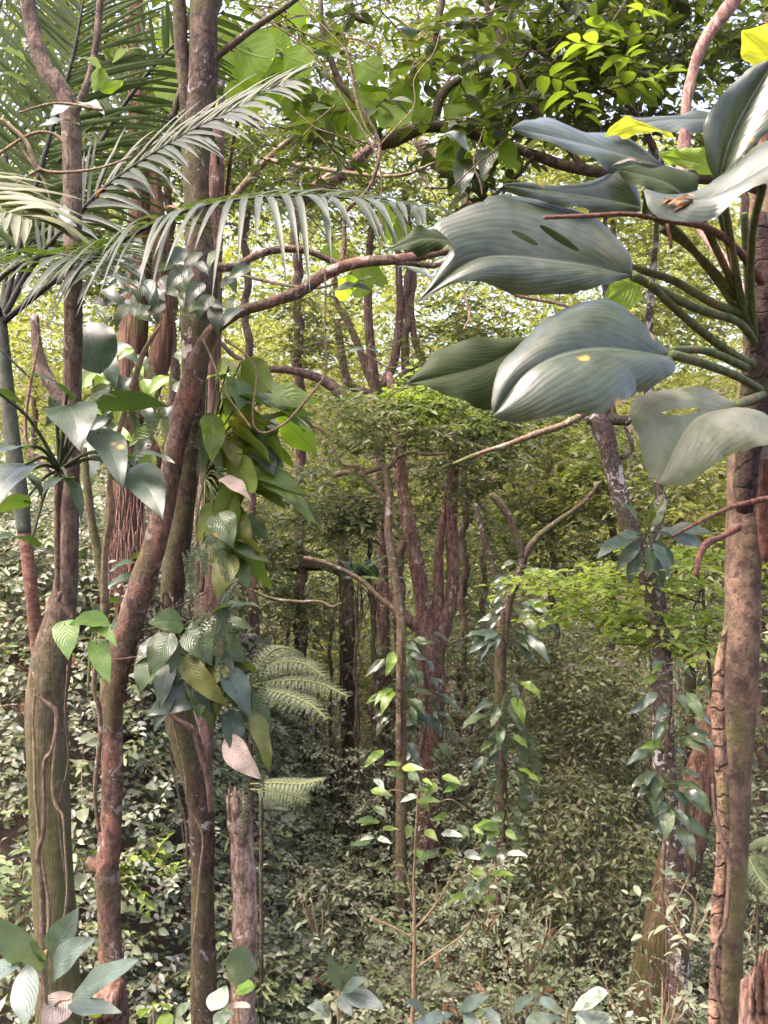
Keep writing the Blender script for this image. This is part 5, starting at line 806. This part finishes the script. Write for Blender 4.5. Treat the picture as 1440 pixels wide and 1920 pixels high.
# far slope forest: reads as one mass
mb = MB(); n = 36000
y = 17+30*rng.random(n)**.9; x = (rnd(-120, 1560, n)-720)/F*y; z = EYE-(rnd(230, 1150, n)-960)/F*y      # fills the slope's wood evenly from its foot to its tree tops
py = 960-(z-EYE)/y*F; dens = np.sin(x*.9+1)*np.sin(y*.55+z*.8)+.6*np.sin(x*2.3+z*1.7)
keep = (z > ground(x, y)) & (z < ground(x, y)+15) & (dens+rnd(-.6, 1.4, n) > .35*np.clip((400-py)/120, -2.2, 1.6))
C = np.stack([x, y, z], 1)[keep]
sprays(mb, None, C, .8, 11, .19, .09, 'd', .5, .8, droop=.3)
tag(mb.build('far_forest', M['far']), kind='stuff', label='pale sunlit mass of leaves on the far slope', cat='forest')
mb = MB(); n = 3200; y = 13+9*rng.random(n); x = rnd(-1, 1, n)*(.5*y); z = ground(x, y)+rng.random(n)**1.2*3.2; C = np.stack([x, y, z], 1)
sprays(mb, None, C, .6, 12, .13, .055, 'd', .5, .7, droop=.3)
tag(mb.build('hollow_thicket', M['far']), kind='stuff', label='dim thicket at the back of the hollow', cat='thicket')

# ------------------------------------------------------------------ undergrowth carpet
def carpet(name, label, mat, n, xr, yr, hmax, ll, k, kind='s', cond=None, up=.45, wr=.55):
    x = rnd(xr[0], xr[1], n); y = rnd(yr[0], yr[1], n); x = x*(.25+y/10.) if xr[1]-xr[0] > 8 else x
    if cond is not None: q = cond(x, y); x, y = x[q], y[q]
    n = len(x); h = hmax*rng.random(n)**1.2+.05; C = np.stack([x, y, ground(x, y)+h], 1)
    mb = MB(); st = MB(); sprays(mb, st, C, .22, k, ll, ll*wr, kind, .45, up, droop=.3, twr=.002, tilt=(0, -.7, 1))
    o = mb.build(name, M[mat]); tag(o, label, 'undergrowth', kind='stuff'); st.build('stems', M['stem_tan'], o); return o
carpet('undergrowth', 'pale silvery green ground cover carpeting the gully floor', 'under', 12000, (-6, 6), (4.8, 12.5), .8, .05, 8, cond=patch(1.1, .9, .4, -.8))
carpet('fine_undergrowth', 'fine grey green herbs in patches over the gully floor', 'under_grey', 5200, (-6, 6), (4.8, 13), .7, .045, 9, cond=patch(1.4, 1.2, 2.4, -.2), wr=.42)
carpet('fresh_undergrowth', 'fresh green seedlings scattered through the pale ground cover', 'under_fresh', 3400, (-6, 6), (4.8, 13), .9, .07, 7, cond=patch(1.7, 1.5, 4.1, .0))
carpet('broad_undergrowth', 'broad heart-shaped leaves in patches on the gully floor', 'under', 900, (-6, 6), (4.8, 10), .9, .12, 6, cond=patch(.9, 1.6, 5.3, .1), wr=.75, up=.4)
carpet('dark_undergrowth', 'dark low herbs showing between the pale ground cover', 'under_dark', 3000, (-6, 6), (4.8, 14), .6, .085, 7)
carpet('bank_undergrowth', 'broad pale leaves covering the bank behind the leaning trunk', 'under', 4200, (-5.5, -.5), (4.6, 10), .8, .066, 7, up=.5, wr=.66, cond=patch(1.6, 1.3, 1.1, -.4))
carpet('bank_herbs', 'small grey green herbs over the bank', 'under_grey', 3000, (-5.5, -.5), (4.6, 11), .8, .055, 8, cond=patch(1.2, 1.9, 3.1, -.3), wr=.45)
carpet('bank_thicket', 'dull green herbs covering the upper bank', 'under_fresh', 4200, (-6, -.5), (4.6, 12), .9, .058, 7, wr=.5)
carpet('bank_shrubs', 'pale shrubs along the top of the bank', 'under_grey', 3000, (-6, -1.2), (5, 11), 1.1, .058, 7)
carpet('grassy_sprays', 'thin bladed weeds between the saplings', 'under_fresh', 1700, (-6, 6), (5, 13), .9, .12, 6, wr=.16)
carpet('hollow_shrubs', 'fine pale shrubs thickening the floor of the hollow', 'under_fresh', 5200, (-5, 5), (9.5, 17), 2.7, .065, 9, wr=.5)
carpet('hollow_herbs', 'grey leafed shrubs thickening the floor of the hollow', 'under_grey', 5200, (-5, 5), (9.5, 17), 2.7, .06, 9, wr=.5)
carpet('pale_bushes', 'pale waist-high bushes across the middle of the gully', 'under', 4200, (-1.2, 4.5), (7.5, 12.5), 1.7, .055, 8, cond=patch(.8, 1.1, 2.0, -.1))
mb = MB()
for k in range(150):
    y = rnd(5, 12); x = rnd(-.45, .45)*y; z = float(ground(x, y)); h = rnd(.3, 1.3); q = rng.normal(size=3)*.25; a = np.array((x, y, z)); tube(mb, [a, a+np.array((q[0]*.4, q[1]*.4, h*.55)), a+np.array((q[0], q[1], h))], (.006, .005, .002), 5)
tag(mb.build('bare_stalks', M['stem_tan']), 'thin bare stalks poking out of the ground cover', 'stalks', kind='stuff')
mb = MB(); n = 350; y = rnd(4.8, 12, n); x = rnd(-.46, .46, n)*y; C = np.stack([x, y, ground(x, y)+rnd(.05, .6, n)], 1)
leaves(mb, C, randdir(n, .5), np.array((0, -.3, 1.))+rng.normal(size=(n, 3))*.6, rnd(.06, .14, n), rnd(.03, .06, n), 'm', .5, .5)
tag(mb.build('leaf_litter', M['brown_leaf']), 'brown dead leaves caught in the ground cover', 'leaf litter', kind='stuff')
# ------------------------------------------------------------------ ferns
def fern(label, cx, cy, d, fronds, Lp, mat='fern'):
    th = thing('tree_fern', P(cx, cy, d), label, 'fern')
    tp, tr = rooted(*path([(cx, cy+30, 60*Lp), (cx, cy+8, 60*Lp)], d), 1.1); mb = MB(); tube(mb, tp, tr, 8, bump=.2); mb.build('trunk', M['bark_dark'], th)
    for s in fronds:
        p, r = path([(q[0], q[1], 4, q[2]) for q in s], d); n = 18; q = resample(p, n); tg = unit(np.gradient(q, axis=0)); up = np.array((0, -.45, .9)); mb = MB(); S = unit(np.cross(tg, up))
        for sg in (-1, 1):
            for i in range(3, n):
                L = Lp*math.sin(.4+2.5*i/n); D = unit(S[i]*sg+tg[i]*.45+np.array((0, 0, -.12))); m = 14; u = (np.arange(m)+.5)/m; c = q[i]+D*(u*L)[:, None]; c[:, 2] -= .18*L*u**2; W = unit(np.cross(D, up)); l = L*.24*(1-u*.85)
                for s2 in (-1, 1): leaves(mb, c, np.tile(W*s2+D*.4, (m, 1)), np.tile(up, (m, 1)), l, l*.3, 'd', .1, .05)
        fr = mb.build('frond', M[mat], th); mb = MB(); tube(mb, p, r, 6); mb.build('rachis', M['stem_green'], fr)
fern('pale tree fern spreading lacy fronds beside the hanging clump', 470, 1275, 6.2, [[(470, 1285, 6.2), (520, 1245, 6.1), (570, 1245, 6), (610, 1270, 5.9)], [(470, 1285, 6.2), (540, 1275, 6), (600, 1282, 5.9), (650, 1305, 5.8)], [(470, 1285, 6.2), (500, 1230, 6.3), (530, 1215, 6.4), (565, 1225, 6.5)], [(470, 1285, 6.2), (530, 1300, 5.9), (580, 1320, 5.7), (610, 1345, 5.6)]], .14)
fern('small whitish fern frond held flat in front of the hollow', 490, 1480, 5.6, [[(470, 1470, 5.6), (520, 1468, 5.5), (565, 1470, 5.4), (605, 1462, 5.3)], [(470, 1480, 5.6), (530, 1485, 5.5), (575, 1500, 5.4)]], .12)
fern('fern fronds on the bank between the leaning and the bowed trunk', 300, 1400, 6.5, [[(310, 1400, 6.5), (280, 1385, 6.3), (250, 1390, 6.1), (225, 1405, 6)], [(300, 1410, 6.5), (330, 1390, 6.3), (350, 1390, 6.2)], [(160, 1560, 6), (180, 1545, 5.9), (205, 1560, 5.8)]], .14)
fern('feathery fern by the picture edge beyond the orange stump', 1420, 1600, 5., [[(1400, 1590, 5), (1430, 1575, 4.9), (1470, 1590, 4.8)], [(1400, 1600, 5), (1435, 1610, 4.9), (1480, 1640, 4.8)], [(1400, 1600, 5), (1420, 1640, 4.8), (1450, 1680, 4.7)]], .09, 'fern_dark')
# ------------------------------------------------------------------ saplings in front
def sapling(name, label, stem, d, lv, mat, shape='lance', smat='stem_tan', nu=22, nv=5, branches=(), fold=.15):
    p, r = path(stem, d); p, r = rooted(p, r, 1.1); th = thing(name, p[0], label, 'plant'); mb = MB(); tube(mb, p, r, 8, bump=.05, wob=.003); mb.build('stem', M[smat], th)
    for bs in branches: bp, br = path(bs, d); mb = MB(); tube(mb, bp, br, 6, bump=.05, wob=.003); mb.build('branch', M[smat], th)
    for q in lv:
        bx, by, tx, ty, ww, N = q[:6]; z = d+rnd(-.05, .05)
        blade(th, 'leaf', P(bx, by, z), P(tx, ty, z-.08), ww/F*z, N, q[6] if len(q) > 6 else mat, shape=shape, bend=.07, fold=fold, wave=.012, nu=nu, nv=nv)
    return th
sapling('leafy_sapling', 'sapling with long blue grey pointed leaves close to the mossy trunk foot', [(82, 1990, 10), (88, 1900, 8), (86, 1830, 8), (89, 1780, 7)], 1.7, [
  (82, 1822, -2, 1716, 68, (-.2, -.8, .55)), (89, 1792, 148, 1703, 56, (.2, -.85, .5)), (94, 1842, 180, 1760, 54, (.2, -.7, .7)), (132, 1878, 262, 1798, 54, (.1, -.6, .8)), (126, 1884, 228, 1898, 36, (0, -.5, .85)),
  (40, 1796, -30, 1858, 56, (-.3, -.75, .6)), (52, 1806, 50, 1925, 56, (-.1, -.9, .3)), (136, 1862, 78, 1930, 54, (.2, -.8, .4), 'pale_brown'), (14, 1865, -12, 1925, 40, (-.3, -.8, .3), 'pale_brown'), (90, 1800, 60, 1760, 30, (-.2, -.8, .5))], 'sapling', nu=26, nv=7, branches=[[(88, 1850, 6), (60, 1810, 4), (42, 1797, 3)], [(88, 1900, 6), (110, 1880, 5), (134, 1876, 3)]])
sapling('young_plant', 'small plant with a rounded ribbed green leaf at the foot of the bowed trunk', [(450, 1990, 8), (446, 1900, 6), (440, 1868, 5)], 2.6, [(440, 1848, 456, 1772, 56, (.1, -.9, .35), 'sapling'), (425, 1848, 396, 1896, 40, (-.2, -.8, .5), 'under'), (440, 1862, 478, 1850, 26, (.1, -.7, .6)), (410, 1900, 470, 1888, 16, (0, -.4, .9), 'pale_brown'), (440, 1900, 400, 1920, 26, (0, -.6, .8), 'under')], 'philo_light', 'obov')
sapling('young_plant', 'blue green long-leaved seedling in the middle of the gully floor', [(640, 1990, 7), (636, 1900, 6), (636, 1860, 6)], 3.2, [(640, 1860, 616, 1790, 26, (-.2, -.8, .5)), (642, 1858, 690, 1835, 26, (.1, -.6, .7)), (640, 1862, 720, 1890, 36, (.1, -.7, .7)), (634, 1866, 660, 1905, 26, (0, -.8, .5)), (644, 1850, 668, 1800, 24, (.2, -.8, .4)), (620, 1900, 576, 1888, 30, (0, -.6, .7), 'under')], 'sapling')
sapling('young_plant', 'pale mauve-leaved seedlings along the lower edge beside the gully centre', [(830, 1990, 7), (830, 1930, 6), (830, 1900, 5)], 2.9, [(800, 1905, 760, 1880, 26, (0, -.6, .8)), (850, 1900, 770, 1925, 24, (0, -.5, .8)), (860, 1895, 920, 1865, 26, (0, -.7, .7)), (905, 1890, 940, 1925, 22, (0, -.7, .6)), (870, 1900, 900, 1930, 24, (0, -.7, .6)), (960, 1900, 1000, 1870, 26, (0, -.6, .8))], 'sapling')
sapling('young_plant', 'seedling with big whitish leaves below the dark weeping shrub', [(1060, 1990, 7), (1062, 1930, 6), (1065, 1890, 5)], 2.9, [(1070, 1895, 1140, 1862, 40, (0, -.5, .9), 'under'), (1060, 1900, 1010, 1880, 34, (0, -.5, .9), 'under'), (1075, 1905, 1150, 1918, 34, (0, -.5, .9), 'under'), (1055, 1910, 985, 1920, 30, (0, -.5, .9), 'under'), (1090, 1890, 1100, 1930, 30, (0, -.6, .8), 'under')], 'under', 'obov')
sapling('young_plant', 'low plant with bright green leaves between the leaning and bowed trunk feet', [(290, 1990, 6), (290, 1920, 5), (290, 1890, 4)], 2.8, [(285, 1885, 320, 1895, 30, (0, .5, .7)), (280, 1890, 262, 1910, 24, (0, .6, .6)), (300, 1905, 320, 1940, 34, (0, -.7, .6)), (190, 1905, 140, 1880, 26, (0, -.7, .6)), (330, 1900, 360, 1880, 20, (0, -.7, .5), 'under')], 'canopy_bright')
lv = []
for k in range(54):
    x = rnd(690, 960); y = rnd(1425, 1600) if x < 860 else rnd(1540, 1680); a = rnd(-.4, 3.5); l = rnd(26, 46); lv.append((x, y, x+l*math.cos(a), y+l*.55*math.sin(a)+4, l*.42, (rnd(-.4, .4), -.5, rnd(.3, 1)), ('canopy_bright', 'mid_fresh', 'under', 'canopy_bright', 'philo_hang')[k % 5]))
sapling('leafy_sapling', 'spindly sapling with fresh green drooping leaves in the gully centre', [(772, 1990, 10), (774, 1880, 9), (776, 1800, 8), (778, 1720, 7), (775, 1640, 5), (780, 1560, 4), (785, 1480, 3)], 5.4, lv, 'canopy_bright', 'ovate', nu=10, nv=3, branches=[[(777, 1740, 5), (800, 1720, 5), (820, 1690, 4), (818, 1650, 3)], [(776, 1700, 4), (765, 1650, 3), (752, 1610, 2)], [(776, 1820, 4), (830, 1780, 4), (870, 1750, 3), (890, 1710, 2)], [(775, 1760, 3), (720, 1730, 3), (690, 1715, 2)], [(820, 1690, 3), (880, 1600, 3), (940, 1590, 2)], [(785, 1500, 2), (740, 1480, 2), (700, 1500, 2)], [(782, 1530, 2), (840, 1500, 2), (880, 1520, 2)]])
for k, (x, y, d, n, mt, lab) in enumerate([(30, 1660, 4.6, 22, 'sapling', 'glossy dark shrub at the edge beside the mossy trunk'), (1290, 1690, 5., 16, 'under', 'whitish sprig in front of the orange trunk foot'), (1240, 1850, 5., 8, 'under', 'small hanging pale leaf spray on the spotted trunk foot'), (600, 1680, 6.2, 30, 'under', 'mauve-tinged leafy shrub on the gully floor'), (240, 1620, 5.4, 26, 'philo_light', 'light green round-leaved shrub between the leaning and bowed trunks'), (910, 1660, 6, 26, 'under', 'glossy leaved shrub at the foot of the vine-clad trunk'), (990, 1740, 5.6, 22, 'under', 'reddish-tipped shrub below the dark weeping one')]):
    c = P(x, y+90, d); th = thing('shrub', c, lab, 'shrub'); mb = MB()
    for q in range(6): e = P(x+rnd(-60, 60), y+rnd(-60, 10), d+rnd(-.2, .2)); tube(mb, [c, (c+e)/2+rng.normal(size=3)*.03, e], (.008, .006, .003), 6)
    mb.build('stem', M['stem_tan'], th)
    mb = MB(); tw = MB(); sprays(mb, tw, blob(x, y, 75, 60, d, n, .25), .2, 6, .26/d*1.6, .11/d*1.6, 'm', .6, .6, droop=.3); f = mb.build('foliage', M[mt], th); tw.build('twig_sprays', M['stem_tan'], f)
